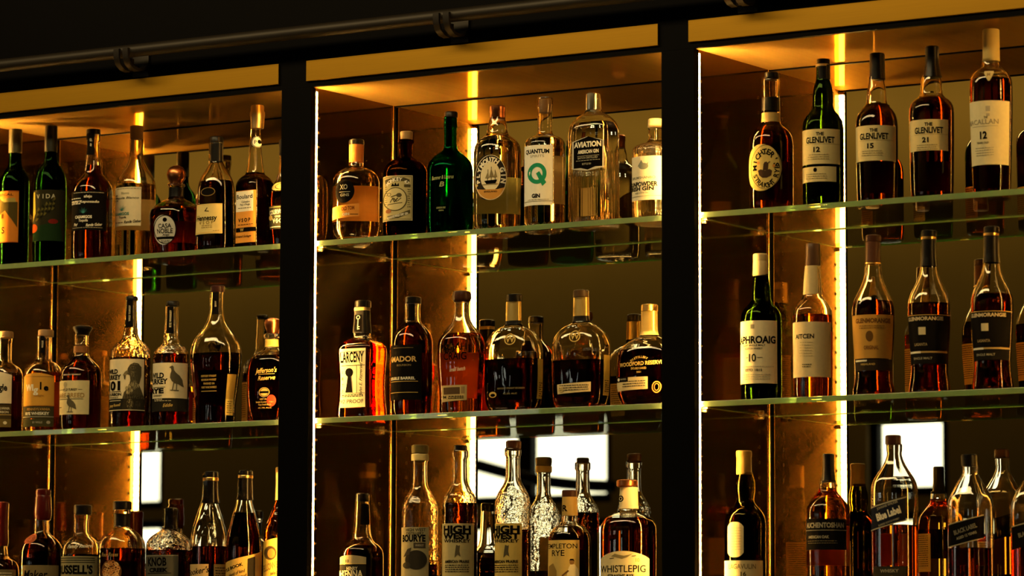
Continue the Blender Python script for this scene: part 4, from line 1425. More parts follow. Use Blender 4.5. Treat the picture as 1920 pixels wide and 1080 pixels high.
els = [T('LARCENY', 660.5, 669, 18.5, DK, 41, 0, .015), R(641, 683, 658.5, 659.3, DK), R(641, 683, 684.2, 685.4, DK), R(668, 668.8, 685, 736, DK), El(hx_, 697.5, 7.2, 8.2, DK), Po([(652.5, 702), (657.5, 702), (661, 735), (648, 735)], DK),
       T('1', 642.8, 697, 5.5, DK), T('8', 642.8, 709, 5.5, DK), T('7', 642.8, 721, 5.5, DK), T('0', 642.8, 732, 5.5, DK), T('John E. Fitzgerald', 675.5, 711, 6, DK, None, 90, 0, .4), R(640, 683, 736.3, 737, DK), T('92 PROOF', 660.5, 751.5, 7, DK, 41, 0, -.01)] + Lines(641, 681, 739, 2.6, 2, 1.4, DK)
b.label(638.5, 684, 653, 763, (.80, .68, .42), els, plabel='cream label with a black keyhole')
els = []
for i in range(3):
    for j in range(5):
        x, y = 700 + i * 8, 690 + j * 17 + (i % 2) * 8
        els += [Ring(x, y, 2.2, 3, .9, (.18, .05, .01), 12), Ln(x, y + 3, x, y + 10, 1, (.18, .05, .01))]
b.label(696, 720, 682, 770, ORANGE, els, name='side_print', mat=LIQ['orange'])
back_label(b, 690, 765, 18, (.75, .36, .08))

b = Bottle('whiskey_bottle', 'reddish brown round bottle with black label and gold letters', MM, 772, TOP(2), 776, 557)
b.body([(567, 14.6), (573, 15.2), (578, 14.4), (600, 14.8), (606, 17), (612, 23), (620, 30), (629, 35.5), (641, 38.3), (655, 38.6), (765, 38.6), (776, 37)], 'clear', 'red', 606)
b.cap([(557, 14.2), (559, 15), (570, 15)], k_black, xoff=1.5)
b.strip(764, 776, 570, 602, DK)
els = [T('AMADOR', 755.5, 673.5, 9.5, (.70, .45, .16), 50, 0, .015), T('BOURBON', 757, 685, 3.6, (.25, .18, .08), 26), T('DOUBLE BARREL', 755, 709.5, 5, WHITE, 46, 0, .02), R(732, 783, 714.8, 715.8, GOLD), R(732, 783, 735.5, 736.5, GOLD), R(738, 774, 652.5, 653.1, (.3, .22, .1))]
b.label(727, 790, 647, 750, (.006, .005, .0042), els, plabel='black label with gold letters')
back_label(b, 660, 740, 22)

b = Bottle('whiskey_bottle', 'amber shouldered bottle with brown stopper and letters printed on the glass', MM, 864.5, TOP(2), 768, 546)
b.section((1, .86, 2.4, 0)).body([(564, 13.8), (568, 15.2), (571, 14), (590, 14.4), (600, 17.5), (609, 22), (618, 29), (628, 37), (638, 42.5), (650, 45), (680, 45), (715, 42.5), (745, 41), (768, 40)], 'clear', 'gold', 627, punt=7)
b.cap([(546, 14.5), (548, 17), (552, 18), (560, 18.2), (565, 16.2), (567, 14)], plastic((.05, .018, .009), .3), 'stopper', 'brown stopper', xoff=.5)
b.label(830, 876, 638, 678, DK, [T('ELIJAH', 853, 650, 12, DK, 42, 0, -.005), T('CRAIG', 853, 667.5, 14, DK, 42, 0, -.005), T('small batch', 857, 692, 7, CREAM, 30, 4, 0, .4)], name='printed_letters', mat=LIQ['clear'])
b.label(828.5, 875, 722, 752, (.50, .37, .16), [R(832, 862, 726, 739, (.10, .06, .03)), R(864, 871, 725, 738, (.3, .2, .1)), T('94', 834, 744, 5, DK, 6, 0, .02)] + Lines(840, 870, 742, 3.2, 2, 1.6, DK), bot=lambda u: 1 - 3 * u)
back_label(b, 660, 745, 18, (.75, .45, .15))

b = Bottle('whiskey_bottle', 'broad oval decanter, half full, black cap and small yellow stamp by its base', MM, 962.5, TOP(2), 766, 552)
b.section((1, .62, 2.4, 0)).body([(563, 14), (600, 14.6), (609, 16), (613, 22), (618, 32), (625, 41), (634, 48), (646, 53), (660, 55.3), (680, 55.5), (735, 54.5), (752, 52.5), (766, 46)], 'wavy', 'dark', 675, punt=8)
b.cap([(552, 13.8), (554, 14.7), (566, 14.7)], k_black, xoff=1.5)
b.sleeve(566, 602, principled('gilt_sleeve', (.62, .44, .13), .3, .7), 'neck_sleeve', .6, 'gilt neck sleeve')
b.sleeve(602, 609, k_black, 'neck_band', .9)
b.label(911, 938, 728, 747, DK, [El(924, 738, 7, 5.5, GOLD), El(924, 739, 4.5, 3, DK)], name='stamp', mat=LIQ['clear'])
b.label(932, 985, 722, 740, DK, [T('KENTUCKY STRAIGHT BOURBON', 958, 727, 3, (.25, .2, .1), 50), T('45.2% ALC', 956, 737, 2.6, (.25, .2, .1), 26)], name='printed_text', mat=LIQ['clear'])
b.label(1007.5, 1017, 672, 746, (.62, .42, .08), Lines(1009, 1016, 716, 4, 7, 1.4, DK), name='side_label', plabel='yellow side label')
b.label(942, 970, 622, 650, GOLD, [Ring(956, 636, 10, 11, 2, GOLD), T('W', 956, 636, 12, GOLD)], name='raised_emblem', mat=LIQ['clear'])
back_label(b, 690, 745, 18)

b = Bottle('whiskey_bottle', 'broad oval decanter, half full, with narrow cream strip label low on its front', MM, 1089.5, TOP(2), 760, 544)
b.section((1, .62, 2.4, 0)).body([(555, 14.4), (596, 14.8), (604, 16.5), (608, 23), (613, 33), (620, 42), (629, 49), (641, 53.5), (655, 55.5), (690, 55.5), (730, 54.5), (748, 52.5), (760, 46)], 'wavy', 'dark', 677, punt=8)
b.cap([(544, 14.2), (546, 15.2), (558, 15.2)], plastic((.06, .035, .015), .3), xoff=0)
b.sleeve(558, 593, principled('gilt_sleeve', (.62, .44, .13), .3, .7), 'neck_sleeve', .6, 'gilt neck sleeve')
b.sleeve(593, 603, k_black, 'neck_band', .9)
b.label(1045, 1107.5, 717, 735, (.66, .53, .28), Lines(1049, 1103, 720.5, 4.2, 3, 1.4, DK) + [El(1053, 729, 5, 4, (.5, .38, .16))], bot=lambda u: 1.5 - 3 * u, top=lambda u: 1.5 - 3 * u, plabel='cream strip label')
b.label(1131.5, 1142.5, 665, 740, (.62, .42, .08), Lines(1133, 1141, 712, 4, 6, 1.4, DK), name='side_label', plabel='yellow side label')
b.label(1064, 1092, 616, 644, GOLD, [Ring(1078, 630, 10, 11, 2, GOLD), T('W', 1078, 630, 12, GOLD)], name='raised_emblem', mat=LIQ['clear'])
back_label(b, 690, 740, 18)

b = Bottle('whiskey_bottle', 'broad dark oval decanter with gold sleeve and gold lettering beside the right post', MM, 1217.5, TOP(2), 757, 571)
b.section((1, .62, 2.4, 0)).body([(582, 14.6), (622, 15.6), (630, 18), (634, 27), (639, 37), (645, 46), (653, 53.5), (664, 58.5), (678, 61), (690, 61.5), (725, 61), (745, 57), (757, 50)], 'clear', 'dark', 656, punt=8)
b.cap([(571, 15), (573, 15.8), (584, 15.8)], k_gold, 'cap', 'gold cap', xoff=.5)
b.sleeve(584, 622, principled('gilt_sleeve', (.62, .44, .13), .3, .7), 'neck_sleeve', .6, 'gilt neck sleeve')
b.sleeve(622, 629, k_goldfoil, 'neck_band', .9)
b.label(1160, 1250, 664, 700, DK, [Arc('DISTILLERY', 1201, 700, 28, 32, 130, 62, 4, GOLD), T('WOODFORD RESERVE', 1203, 680, 7, GOLD, 80, 2, .015), T('DOUBLE OAKED', 1198, 689, 4, GOLD, 28), T('2021', 1198, 696, 3, GOLD, 8)], name='printed_letters', mat=LIQ['clear'])
b.label(1157, 1214.5, 705, 729, (.68, .54, .28), Lines(1168, 1212, 712, 4.5, 3, 1.4, DK), bot=lambda u: 1 - 2 * u, plabel='cream strip label')
b.label(1157, 1178, 704, 713, DK, [El(1161, 708.5, 2, 3, WHITE), T('BARREL', 1170, 708, 3, GREY, 11)], name='black_tag', eps=.0012)
b.label(1220, 1243, 712, 740, GOLD, [Ring(1231, 725, 9, 11, 2, (.5, .2, .05)), Ring(1231, 725, 5, 7, 1.5, (.5, .2, .05))], name='raised_emblem', mat=LIQ['clear'])

# ---------------------------------------------------------------- middle bay, lowest shelf
b = Bottle('whiskey_bottle', 'dark bottle with black cap and black strip down its neck, left in the middle bay', ML, 678, TOP(3), 1110, 925)
b.body([(938, 12.4), (950, 13.4), (980, 14.8), (1000, 16.8), (1010, 19.5), (1016, 25), (1023, 33), (1031, 38.5), (1042, 41), (1110, 41)], 'clear', 'red', 1024)
b.cap([(925, 12.4), (927, 13.2), (941, 13.2)], k_wax)
b.strip(676, 691, 945, 984, DK)
b.label(636, 686, 1045, 1058, (.40, .33, .18), [T('10', 651, 1052, 5, DK, 6), R(636, 686, 1057, 1058, GOLD)], top=lambda u: -4 * math.sin(math.pi * u), name='shoulder_label')
b.label(636, 686, 1059, 1105, (.018, .016, .013), [T('HENRY', 660, 1066, 6.5, CREAM, 20), T('McKENNA', 657, 1076, 13, CREAM, 46, 0, .01), R(636, 686, 1085, 1086, GOLD)] + Lines(640, 680, 1090, 4, 3, 1.2, CREAM))
back_label(b, 1045, 1100, 20)

HW_prof = lambda y, r: [(y + 10, 14.2), (y + 13, 15.6), (y + 23, 15.6), (y + 27, 13.4), (y + 62, 13.8), (y + 72, 15.5), (y + 80, 19), (y + 88, 24), (y + 97, 29), (y + 108, r - 1), (y + 122, r), (1100, r), (1112, r - .5)]
b = Bottle('whiskey_bottle', 'embossed clear bottle with pale olive stopper, nearly empty, beside the corner bead', ML, 786, TOP(3), 1112, 834)
b.body(HW_prof(840, 34), 'rough', 'red', 1059)
b.cap([(834, 14), (836, 16), (843, 16.4), (850, 15.6), (852, 14)], plastic((.11, .085, .025), .4), 'stopper', 'olive stopper')
b.sleeve(852, 864, plastic((.62, .5, .22), .45), 'neck_band', .8)
b.label(752, 803, 989, 1095, (.36, .31, .17), [T('HIGH WEST', 779, 994, 5.5, DK, 36), T('DISTILLERY', 778, 1000.5, 4.5, DK, 32), T('BOURYE', 776, 1009.5, 12, DK, 42, 0, .03), R(775, 797, 1018, 1028, (.06, .05, .035)), T('WHISKEY', 786, 1023, 4, GREY, 16), El(780, 1050, 20, 18, (.035, .03, .022)), Po([(757, 1045), (764, 1030), (771, 1027), (768, 1040)], (.06, .05, .035)), El(763, 1060, 7, 6, (.05, .045, .03))])

b = Bottle('whiskey_bottle', 'embossed bottle with black cap and olive label in front of the light strip', ML, 861.5, TOP(3), 1112, 835)
b.body(HW_prof(834, 33), 'rough', 'red', 944)
b.cap([(835, 11.6), (837, 12.4), (846, 12.4)], k_black, xoff=1)
els = lambda o: [T('HIGH', 0 + o, 993, 13, DK, 50, 0, .04), R(-26 + o, 26 + o, 1000.6, 1001.4, DK), T('WEST', 0 + o, 1005.5, 10, DK, 50, 0, .04), T('WHISKEY', 0 + o, 1014.5, 6, DK, 48, 0, .01), Po([(-2 + o, 1022), (3 + o, 1024), (5 + o, 1022), (4 + o, 1034), (6 + o, 1044), (1 + o, 1040), (-5 + o, 1046), (-4 + o, 1036)], (.08, .07, .04)), T('AMERICAN PRAIRIE', 0 + o, 1053, 5, DK, 44, 0, .02)] + Lines(-22 + o, 22 + o, 1059, 4, 4, 1.4, DK)
b.label(829, 888, 982, 1095, (.42, .37, .19), els(857))

b = Bottle('whiskey_bottle', 'embossed clear bottle with brown stopper and yellow label against the bright windows', ML, 961, TOP(3), 1112, 826)
b.body(HW_prof(830, 33.5), 'rough', 'red', 994)
b.cap([(826, 12.6), (828, 14.4), (835, 14.6), (843, 13.8), (845, 12.5)], k_brown, 'stopper', 'brown stopper', xoff=1)
b.label(926, 978, 982, 1095, (.52, .40, .12), els(949))

b = Bottle('whiskey_bottle', 'dark bottle with brown cap, tan neck sleeve and gold label with a man', ML, 1068, TOP(3), 1110, 919)
b.body([(930, 13.8), (965, 14.2), (977, 15), (983, 19), (989, 28), (996, 34), (1004, 38), (1014, 40), (1030, 40.5), (1110, 40.5)], 'clear', 'dark', 999)
b.cap([(919, 14), (921, 14.8), (932, 14.8)], k_brown)
b.sleeve(932, 967, plastic((.55, .36, .10), .45), 'neck_sleeve', .6, 'tan neck sleeve')
b.label(1055, 1066, 944, 962, (.55, .36, .10), [T('R', 1060, 953, 11, DK, 9, 0, .02)], name='neck_emblem', eps=.0014)
man = [El(1072, 1054, 4.4, 5.2, (.30, .16, .05)), Po([(1067, 1052), (1069, 1048), (1075, 1048), (1077, 1053), (1074, 1051), (1069, 1051)], DK), Po([(1069, 1059), (1077, 1058), (1083, 1066), (1086, 1082), (1062, 1082), (1065, 1068)], (.78, .66, .40)), Ln(1066, 1070, 1054, 1080, 3, (.2, .1, .04)), Po([(1030, 1082), (1030, 1062), (1038, 1056), (1044, 1070), (1044, 1082)], (.28, .18, .05))]
b.label(1027, 1086, 1013, 1100, (.62, .44, .13), [T('TEMPLETON', 1053, 1024, 9, DK, 58, 0, -.005), T('RYE', 1047, 1037, 11, DK, 23, 0, -.005)] + man)
back_label(b, 1030, 1095, 20)

b = Bottle('whiskey_bottle', 'broad bottle with copper cap, cream neck label and cream arched label', ML, 1179, TOP(3), 1112, 900)
b.section((1, .8, 2.6, 0)).body([(912, 16.4), (950, 17.4), (956, 18.4), (961, 23), (965, 32), (970, 41), (977, 48), (986, 52), (997, 53.3), (1020, 53.5), (1112, 53)], 'clear', 'amber', 972, punt=7)
b.cap([(900, 19), (902, 20.2), (911, 20.2), (913, 18.6)], k_copper, 'cap', 'copper cap', xoff=-3)
b.sleeve(914, 954, plastic((.68, .58, .34), .5), 'neck_label', .6)
b.label(1159, 1172, 926, 944, (.68, .58, .34), [El(1165, 935, 5, 6, DK), Ring(1165, 935, 2.8, 3.6, .9, CREAM)], name='neck_emblem', eps=.0014)
els = [Po([(1146, 1043), (1153, 1038), (1160, 1040), (1170, 1042), (1180, 1040), (1188, 1037), (1176, 1045), (1166, 1048), (1156, 1045)], (.25, .2, .09)), T('10', 1195, 1050, 7, (.5, .3, .06), 7), T('WHISTLEPIG', 1169, 1066, 13, DK, 82, 0, -.005), T('STRAIGHT RYE', 1164, 1079, 5, DK, 48, 0, .02), Ln(1144, 1047, 1152, 1046, 1.2, DK), Ln(1184, 1043, 1192, 1042, 1.2, DK)]
b.label(1127, 1217, 1048, 1105, (.72, .60, .32), els, top=lambda u: -15 * math.sin(math.pi * u) ** .8, plabel='cream arched label')

# ---------------------------------------------------------------- right bay, upper shelf
b = Bottle('whiskey_bottle', 'dark whiskey bottle with large gold oval label, left in the right bay', RU, 1446, TOP(1), 388, 136)
b.body([(146, 15), (152, 17.2), (165, 16.6), (184, 16.4), (215, 17), (230, 17.6), (236, 22), (243, 30), (251, 36.5), (262, 40.5), (275, 41.7), (375, 41.7), (388, 40.5)], 'clear', 'red', 230)
b.cap([(136, 12.8), (138, 13.6), (150, 13.6)], k_black, xoff=2)
b.sleeve(184, 209, k_black, 'neck_band')
b.sleeve(213, 230, plastic((.46, .32, .10), .5), 'paper_band')
els = [Ring(1436, 314, 27.5, 41.5, .8, DK, 40), Arc("MICHTER'S", 1436, 315, 20, 30, 190, 0, 10, DK, .02), Arc('STRAIGHT RYE', 1436, 315, 21, 33, 200, 370, 9, DK, .01, True), Po([(1422, 320), (1427, 318), (1435, 321), (1443, 318), (1448, 321), (1446, 330), (1438, 334), (1430, 334), (1424, 329)], (.06, .035, .02)), Po([(1431, 320), (1432, 309), (1434, 305), (1438, 304), (1441, 308), (1440, 320)], (.06, .035, .02)), Ln(1439, 308, 1444, 304, 1.6, (.06, .035, .02)), El(1423, 306, 2.5, 3, (.6, .25, .05)), El(1451, 312, 2.5, 3, (.6, .25, .05))]
b.label(1405, 1465, 271, 358, (.62, .46, .14), els, top='ellipse', plabel='gold oval label')
back_label(b, 300, 372, 20, (.70, .30, .07))

GL = (.64, .53, .26)
b = Bottle('whiskey_bottle', 'dark green bottle with cream label numbered 12 in front of the light strip', RU, 1544, TOP(1), 380, 111)
b.body([(120, 12), (148, 12.6), (158, 15.4), (172, 18.3), (188, 19.3), (198, 18.8), (205, 20.5), (212, 26), (221, 33), (231, 37.3), (243, 38.7), (366, 38.7), (380, 37.8)], 'dark', 'green', 175)
b.cap([(111, 12), (113, 12.6), (122, 12.6), (123, 13), (128, 13), (130, 12.8), (150, 13.2)], k_black, 'capsule', 'black capsule', xoff=1)
b.sleeve(121, 125, k_goldfoil, 'gold_band', 1.4)
els = lambda x, y, n, w=1.0: [T('THE', x - 6, y + 9, 6, DK, 15, 0, .03), T('GLENLIVET', x - 5, y + 20, 11, DK, 52, 0, .02), R(x - 32, x + 30, y + 27.5, y + 28.2, (.4, .32, .15)), T(n, x - 12, y + 38, 9, DK, 12 if len(n) > 1 else 6, 0, .02)] + Lines(x - 28, x + 10, y + 47, 4, 3, 1.2, (.3, .24, .12))
b.label(1505, 1575, 243, 308, GL, els(1544, 243, '12'), plabel='cream label with the number 12')
b.label(1505, 1568, 313, 341, GL, [El(1529, 319, 3.4, 4, DK)] + Lines(1512, 1550, 326, 4, 3, 1.2, (.3, .24, .12)), name='lower_label')
back_label(b, 300, 365, 20)

b = Bottle('whiskey_bottle', 'amber bottle with black cap tab and cream label numbered 15', RU, 1645, TOP(1), 372, 100)
b.body([(145, 13.8), (155, 15), (172, 18), (188, 19), (195, 20), (201, 24.5), (209, 31), (218, 36), (230, 38.7), (242, 39.3), (310, 38.8), (360, 37.5), (372, 37)], 'clear', 'red', 196)
b.cap([(100, 13.4), (102, 14.2), (130, 14.2), (147, 14.8), (150, 15)], k_black, 'capsule', 'black capsule', xoff=1.5)
b.label(1604, 1680, 236, 302, GL, els(1645, 236, '15'), plabel='cream label with the number 15')
back_label(b, 300, 360, 20, (.70, .30, .07))

b = Bottle('whiskey_bottle', 'dark amber bottle with tall black capsule and cream label numbered 21', RU, 1748, TOP(1), 366, 87)
b.body([(144, 17), (152, 19), (165, 20.2), (176, 21), (183, 25.5), (189, 33), (196, 38.5), (206, 41.5), (218, 42), (300, 41), (352, 40), (366, 39)], 'clear', 'red', 186)
b.cap([(87, 12.6), (89, 13.4), (100, 13.4), (101, 12.8), (120, 12.8), (133, 15), (146, 18)], k_black, 'capsule', 'black capsule', xoff=2)
b.label(1708, 1778, 225, 283, GL, els(1748, 225, '21'), plabel='cream label with the number 21')
back_label(b, 300, 355, 20)

b = Bottle('whiskey_bottle', 'tapered bottle with tall tan cap and pale tall label numbered 12', RU, 1860, TOP(1), 359, 55)
b.body([(112, 16), (122, 16.8), (128, 21), (134, 28.5), (141, 34.5), (150, 38.5), (162, 40), (180, 40.3), (260, 38.5), (320, 36.5), (348, 35.5), (359, 35)], 'clear', 'red', 150)
b.cap([(55, 15), (57, 15.8), (114, 16.2), (116, 15.6)], plastic((.44, .34, .12), .45), 'capsule', 'tan capsule', xoff=1)
b.label(1847, 1866, 134, 156, (.55, .46, .22), [T('M', 1856, 141, 6, (.3, .2, .08))], bot=lambda u: -18 * abs(2 * u - 1), name='neck_label')
els_m = [R(1850, 1858, 200, 210, (.4, .36, .26)), R(1851, 1857, 214, 219, (.4, .36, .26)), T('THE', 1850, 221, 4, DK, 7), T('MACALLAN', 1847, 229, 9, (.32, .27, .17), 52, 0, .0), R(1826, 1872, 237, 237.7, GREY), T('12', 1845.5, 254, 13, DK, 13, 0, .02), T('YEARS OLD', 1844, 268, 3.4, DK, 22)] + Lines(1830, 1864, 277, 4.5, 4, 1.2, GREY)
b.label(1821, 1893, 190, 309, (.68, .60, .36), els_m, plabel='pale tall label with the number 12')
back_label(b, 290, 350, 18, (.70, .30, .07))

# ---------------------------------------------------------------- right bay, middle shelf
b = Bottle('whiskey_bottle', 'dark green bottle with cream capsule and tall white label numbered 10', RM, 1427.5, TOP(2), 745, 476)
b.body([(514, 13.5), (525, 15), (542, 17.3), (556, 17.6), (563, 18.6), (570, 23), (578, 30), (586, 35.3), (597, 38), (610, 38.5), (730, 38.5), (745, 37.5)], 'dark', 'green', 560)
b.cap([(476, 13), (478, 13.7), (489, 13.7), (490, 13.2), (491, 13.7), (516, 14.4), (518, 14)], k_cream, 'capsule', 'cream capsule', xoff=-1)
els = [R(1408, 1415, 609, 617, (.3, .27, .18)), T('LAPHROAIG', 1419, 637.5, 13, DK, 70, 0, .025), T('ISLAY SINGLE MALT', 1415, 648, 3.4, DK, 40), T('SCOTCH WHISKY', 1414, 654, 3.4, DK, 32), T('10', 1411.5, 671, 14, DK, 13, 0, .005), R(1400, 1404, 670.5, 671.4, DK), R(1420, 1430, 670.5, 671.4, DK), T('ESTD 1815', 1414, 694, 4.5, DK, 30)] + Lines(1394, 1450, 687, 3, 1, 1, GREY) + Lines(1394, 1444, 702, 4, 3, 1.1, GREY)
b.label(1388, 1457, 602, 719, (.78, .68, .44), els, plabel='tall white label with the number 10')
back_label(b, 625, 725, 22)

b = Bottle('whiskey_bottle', 'bottle with dark cap, pale neck sleeve and tall blank looking cream label', RM, 1524.5, TOP(2), 740, 457)
b.body([(498, 13.6), (515, 15), (535, 16.6), (553, 17.4), (559, 19.5), (566, 25.5), (574, 31.5), (583, 35.8), (595, 37.2), (610, 37.3), (728, 36.5), (740, 36)], 'clear', 'orange', 592)
b.cap([(457, 13), (459, 13.6), (470, 13.6), (497, 14.2), (499, 14)], plastic((.10, .05, .025), .35), 'capsule', 'dark brown capsule', xoff=1)
b.label(1508, 1534, 498, 552, (.62, .50, .26), (), name='neck_label')
els = [T('AITCEN', 1510, 631, 8, DK, 34, 0, .02)] + Lines(1500, 1524, 642, 5, 6, 1.0, (.4, .33, .18)) + Lines(1504, 1522, 683, 4, 2, 1.4, DK)
b.label(1487.5, 1558, 604, 707, (.72, .58, .32), els, plabel='tall cream label')
back_label(b, 620, 705, 18, (.75, .45, .15))


def waisted(name, label, xc, base, top, lvl, capm, capl, lab, up):
    b = Bottle(name, label, RM, xc, TOP(2), base, top)
    y = top
    b.body([(y + 12, 13.6), (y + 50, 14), (y + 60, 15), (y + 72, 16), (y + 84, 18.5), (y + 96, 23), (y + 109, 29.5), (y + 122, 35.5), (y + 136, 39), (y + 150, 39.8), (y + 180, 39), (y + 215, 37), (y + 245, 35), (y + 262, 34.6), (y + 280, 36.5), (base - 4, 39), (base, 39.3)], 'clear', 'red', lvl, punt=10)
    b.cap([(y, 14), (y + 2, 14.8), (y + 12, 14.8), (y + 13, 14)], capm, 'cap', capl, xoff=1)
    return b


b = waisted('whiskey_bottle', 'waisted bottle with orange label and brown cap', 1638.5, 737, 441, 490 + 76, k_brown, 'brown cap', None, 0)
b.sleeve(454, 492, plastic((.10, .04, .02), .35), 'neck_sleeve', .5)
b.sleeve(493, 496, k_gold, 'neck_ring', 1.0)
b.label(1599, 1674, 591, 672, (.56, .30, .06), [T('GLENMORANGIE', 1638, 602, 8, (.16, .07, .02), 62, 0, .03), El(1631, 631, 7, 10, (.14, .07, .02)), T('ORIGINAL', 1634, 652, 7, (.22, .1, .03), 28, 0, .02)] + Lines(1612, 1660, 611, 4, 2, 1.3, (.25, .12, .03)), plabel='orange label')
b.label(1604, 1672, 674, 695, (.03, .022, .014), [R(1606, 1626, 675, 678, WHITE), T('HIGHLAND', 1628, 683, 3.6, GOLD, 26)], name='lower_band')
back_label(b, 610, 690, 20, (.75, .45, .12))

for xc, base, top, lvl, lab in ((1743.5, 735, 432, 570, 'waisted bottle with black label, between the orange label bottle and its black twin'), (1861.5, 730, 425, 553, 'waisted bottle with black label, last on its shelf at the right edge')):
    b = waisted('whiskey_bottle', lab, xc, base, top, lvl, k_black, 'black cap', None, 0)
    b.sleeve(top + 12.5, top + 17, k_gold, 'neck_ring', .9)
    b.sleeve(top + 18, top + 68, k_black, 'neck_sleeve', .5)
    y = top
    b.label(xc - 39, xc + 34, y + 159, y + 225, (.007, .006, .005), [T('GLENMORANGIE', xc - 6, y + 166, 6.5, (.62, .5, .3), 62, 0, .02), R(xc - 20, xc - 7, y + 182, y + 196, (.66, .56, .32)), T('LASANTA', xc - 16, y + 214, 5, (.4, .3, .15), 24), R(xc - 40, xc + 36, y + 159, y + 160, GOLD)], plabel='black label with a small pale square')
    b.label(xc - 35, xc + 31, y + 226.5, y + 250, (.011, .0095, .008), [R(xc - 37, xc + 32, y + 227, y + 230, (.52, .36, .14)), R(xc - 34, xc - 16, y + 226.8, y + 230.5, WHITE), T('SINGLE MALT', xc - 12, y + 240, 4, GREY, 34)], name='lower_band')
    back_label(b, y + 175, y + 250, 20, (.72, .36, .08))

# ---------------------------------------------------------------- right bay, lowest shelf
b = Bottle('whiskey_bottle', 'dark bulb necked bottle with gold capsule and small rounded cream label', RL, 1397.5, TOP(3), 1090, 845)
b.body([(886, 14), (894, 15.6), (908, 18.6), (922, 18.8), (934, 16.6), (941, 17.4), (948, 22), (957, 30), (967, 36), (979, 38.8), (992, 39), (1090, 39)], 'olive', 'dark', 940)
b.cap([(845, 14), (847, 14.8), (856, 14.8), (857, 14), (888, 14.6), (890, 14.2)], plastic((.24, .155, .035), .4), 'capsule', 'gold capsule', xoff=-2)
els = Lines(1372, 1390, 990, 5, 9, 1.0, (.45, .38, .2))
b.label(1365, 1394.5, 979, 1045, (.72, .60, .32), els, top=lambda u: 9 * abs(2 * u - 1) ** 3, bot=lambda u: -9 * abs(2 * u - 1) ** 3, plabel='small rounded cream label')
b.label(1358, 1430, 1051, 1088, (.66, .55, .30), [T('LAGAVULIN', 1392, 1062, 9, (.2, .15, .07), 50, 0, .0), T('16', 1394, 1076, 8, DK, 10)], name='lower_label')
back_label(b, 1000, 1075, 22)

b = Bottle('whiskey_bottle', 'bottle with slim black capsule and black band label before the light strip', RL, 1553, TOP(3), 1085, 851)
b.body([(900, 14.6), (908, 15.6), (918, 16.4), (925, 20), (933, 27.5), (942, 34.5), (952, 39.3), (964, 41), (985, 41), (1085, 40)], 'clear', 'gold', 915)
b.cap([(851, 10), (853, 10.8), (880, 11), (900, 12.6), (905, 14.8)], k_black, 'capsule', 'slim black capsule', xoff=1.5)
els = [T('AUCHENTOSHAN', 1548, 985, 9, GREY, 68, 0, .02), R(1512, 1588, 994, 995, GREY), T('AMERICAN OAK', 1536, 1007, 5, GREY, 38, 0, .02)] + Lines(1516, 1570, 1014, 4, 2, 1.1, (.2, .17, .1))
b.label(1512, 1587, 973, 1031, (.007, .006, .005), els, plabel='black band label')
back_label(b, 985, 1060, 22)


def square_label(b, x0, x1, yt, yb, slope, els, col, edge):
    b.label(x0, x1, yt, yb, col, els, top=lambda u: slope * (.5 - u), bot=lambda u: slope * (.5 - u), plabel='slanted dark label')


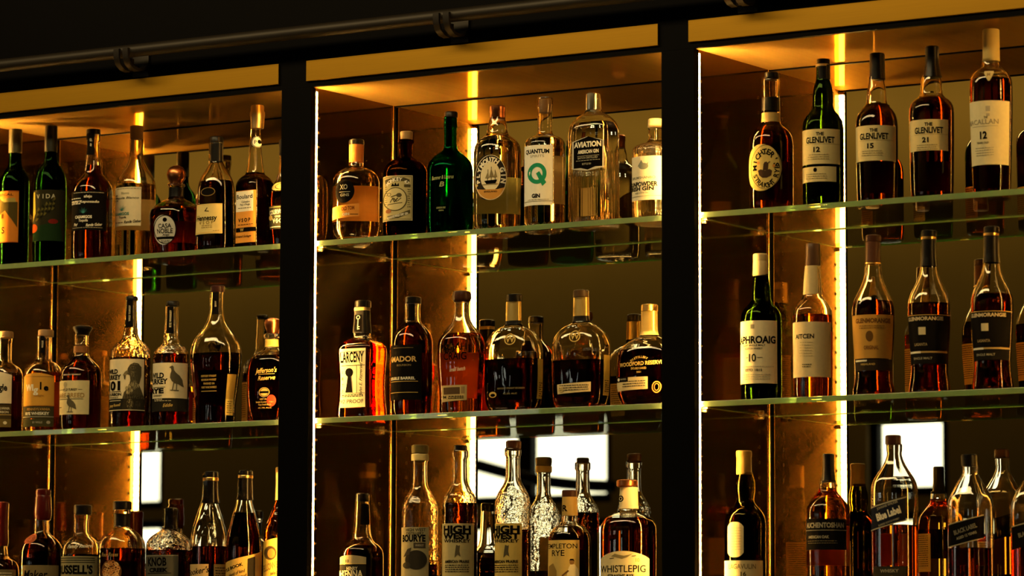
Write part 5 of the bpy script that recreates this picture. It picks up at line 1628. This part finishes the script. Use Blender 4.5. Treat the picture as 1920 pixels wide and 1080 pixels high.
b = Bottle('whiskey_bottle', 'tall square bottle with slanted navy label and white lettering', RL, 1678.5, TOP(3), 1085, 816)
b.section((1, 1, 5, -4)).body([(832, 14), (835, 15.2), (845, 15), (850, 14), (858, 15.5), (868, 19.5), (878, 25), (888, 31.5), (898, 38), (908, 42), (920, 43.7), (940, 44), (1085, 44)], 'clear', 'orange', 985, punt=8)
b.cap([(816, 14), (818, 14.8), (832, 15), (834, 14.4)], k_brown, 'stopper', 'brown stopper', xoff=-2)
navy = (.012, .014, .024)
els = [T('Blue Label', 1667, 963, 13, WHITE, 46, 17, .03), Po([(1634, 951), (1700, 931), (1700, 933.5), (1634, 953.5)], (.42, .38, .26)), Po([(1634, 994), (1700, 974), (1700, 975.8), (1634, 995.8)], (.42, .38, .26)), T('JOHNNIE WALKER', 1665, 947.5, 4.5, GREY, 40, 17), T('BLENDED SCOTCH WHISKY', 1668, 979, 3.4, GREY, 40, 17)]
square_label(b, 1635, 1699, 940, 986, 20, els, navy, None)
b.label(1638, 1700, 1062, 1080, (.03, .028, .02), [T('WHISKY', 1668, 1070, 6, GREY, 34)], name='lower_label')
back_label(b, 1000, 1060, 16)

b = Bottle('whiskey_bottle', 'tall square bottle with slanted black label, right of the navy one', RL, 1821, TOP(3), 1080, 852)
b.section((1, 1, 5, -4)).body([(868, 14), (872, 15), (882, 14.2), (890, 16), (899, 21), (909, 27), (920, 33), (931, 38.5), (941, 41.5), (954, 42.7), (980, 43), (1080, 43)], 'clear', 'amber', 1028, punt=8)
b.cap([(852, 14.4), (854, 15.2), (866, 15.2), (875, 14.6)], k_black, 'cap', 'black cap', xoff=-1.5)
els = [T('BLACK LABEL', 1811, 992, 8, (.20, .18, .13), 44, 17, .02), Po([(1780, 982.5), (1845, 964.5), (1845, 966.5), (1780, 984.5)], (.42, .36, .22)), Po([(1780, 1025), (1846, 1007), (1846, 1008.8), (1780, 1026.8)], (.42, .36, .22)), T('AGED 12 YEARS', 1813, 1004, 4.6, GREY, 38, 17)]
square_label(b, 1780, 1846, 974, 1018, 18, els, DK, None)
back_label(b, 1000, 1060, 16)

b = Bottle('whiskey_bottle', 'square bottle with slanted black label cut off by the right edge of the photo', RL, 1940, TOP(3), 1075, 858)
b.section((1, 1, 5, -4)).body([(872, 14), (878, 15), (888, 14.2), (896, 16.5), (905, 22), (915, 28.5), (926, 35), (937, 39.5), (950, 42), (968, 43), (1075, 43)], 'clear', 'amber', 1000, punt=8)
b.cap([(858, 14.4), (860, 15.2), (870, 15.2), (878, 14.6)], k_black, 'cap', 'black cap')
square_label(b, 1899, 1966, 978, 1022, 18, [T('BLACK LABEL', 1932, 997, 8, (.20, .18, .13), 44, 17, .02), Po([(1899, 986.5), (1966, 968.5), (1966, 970.5), (1899, 988.5)], (.42, .36, .22))], DK, None)
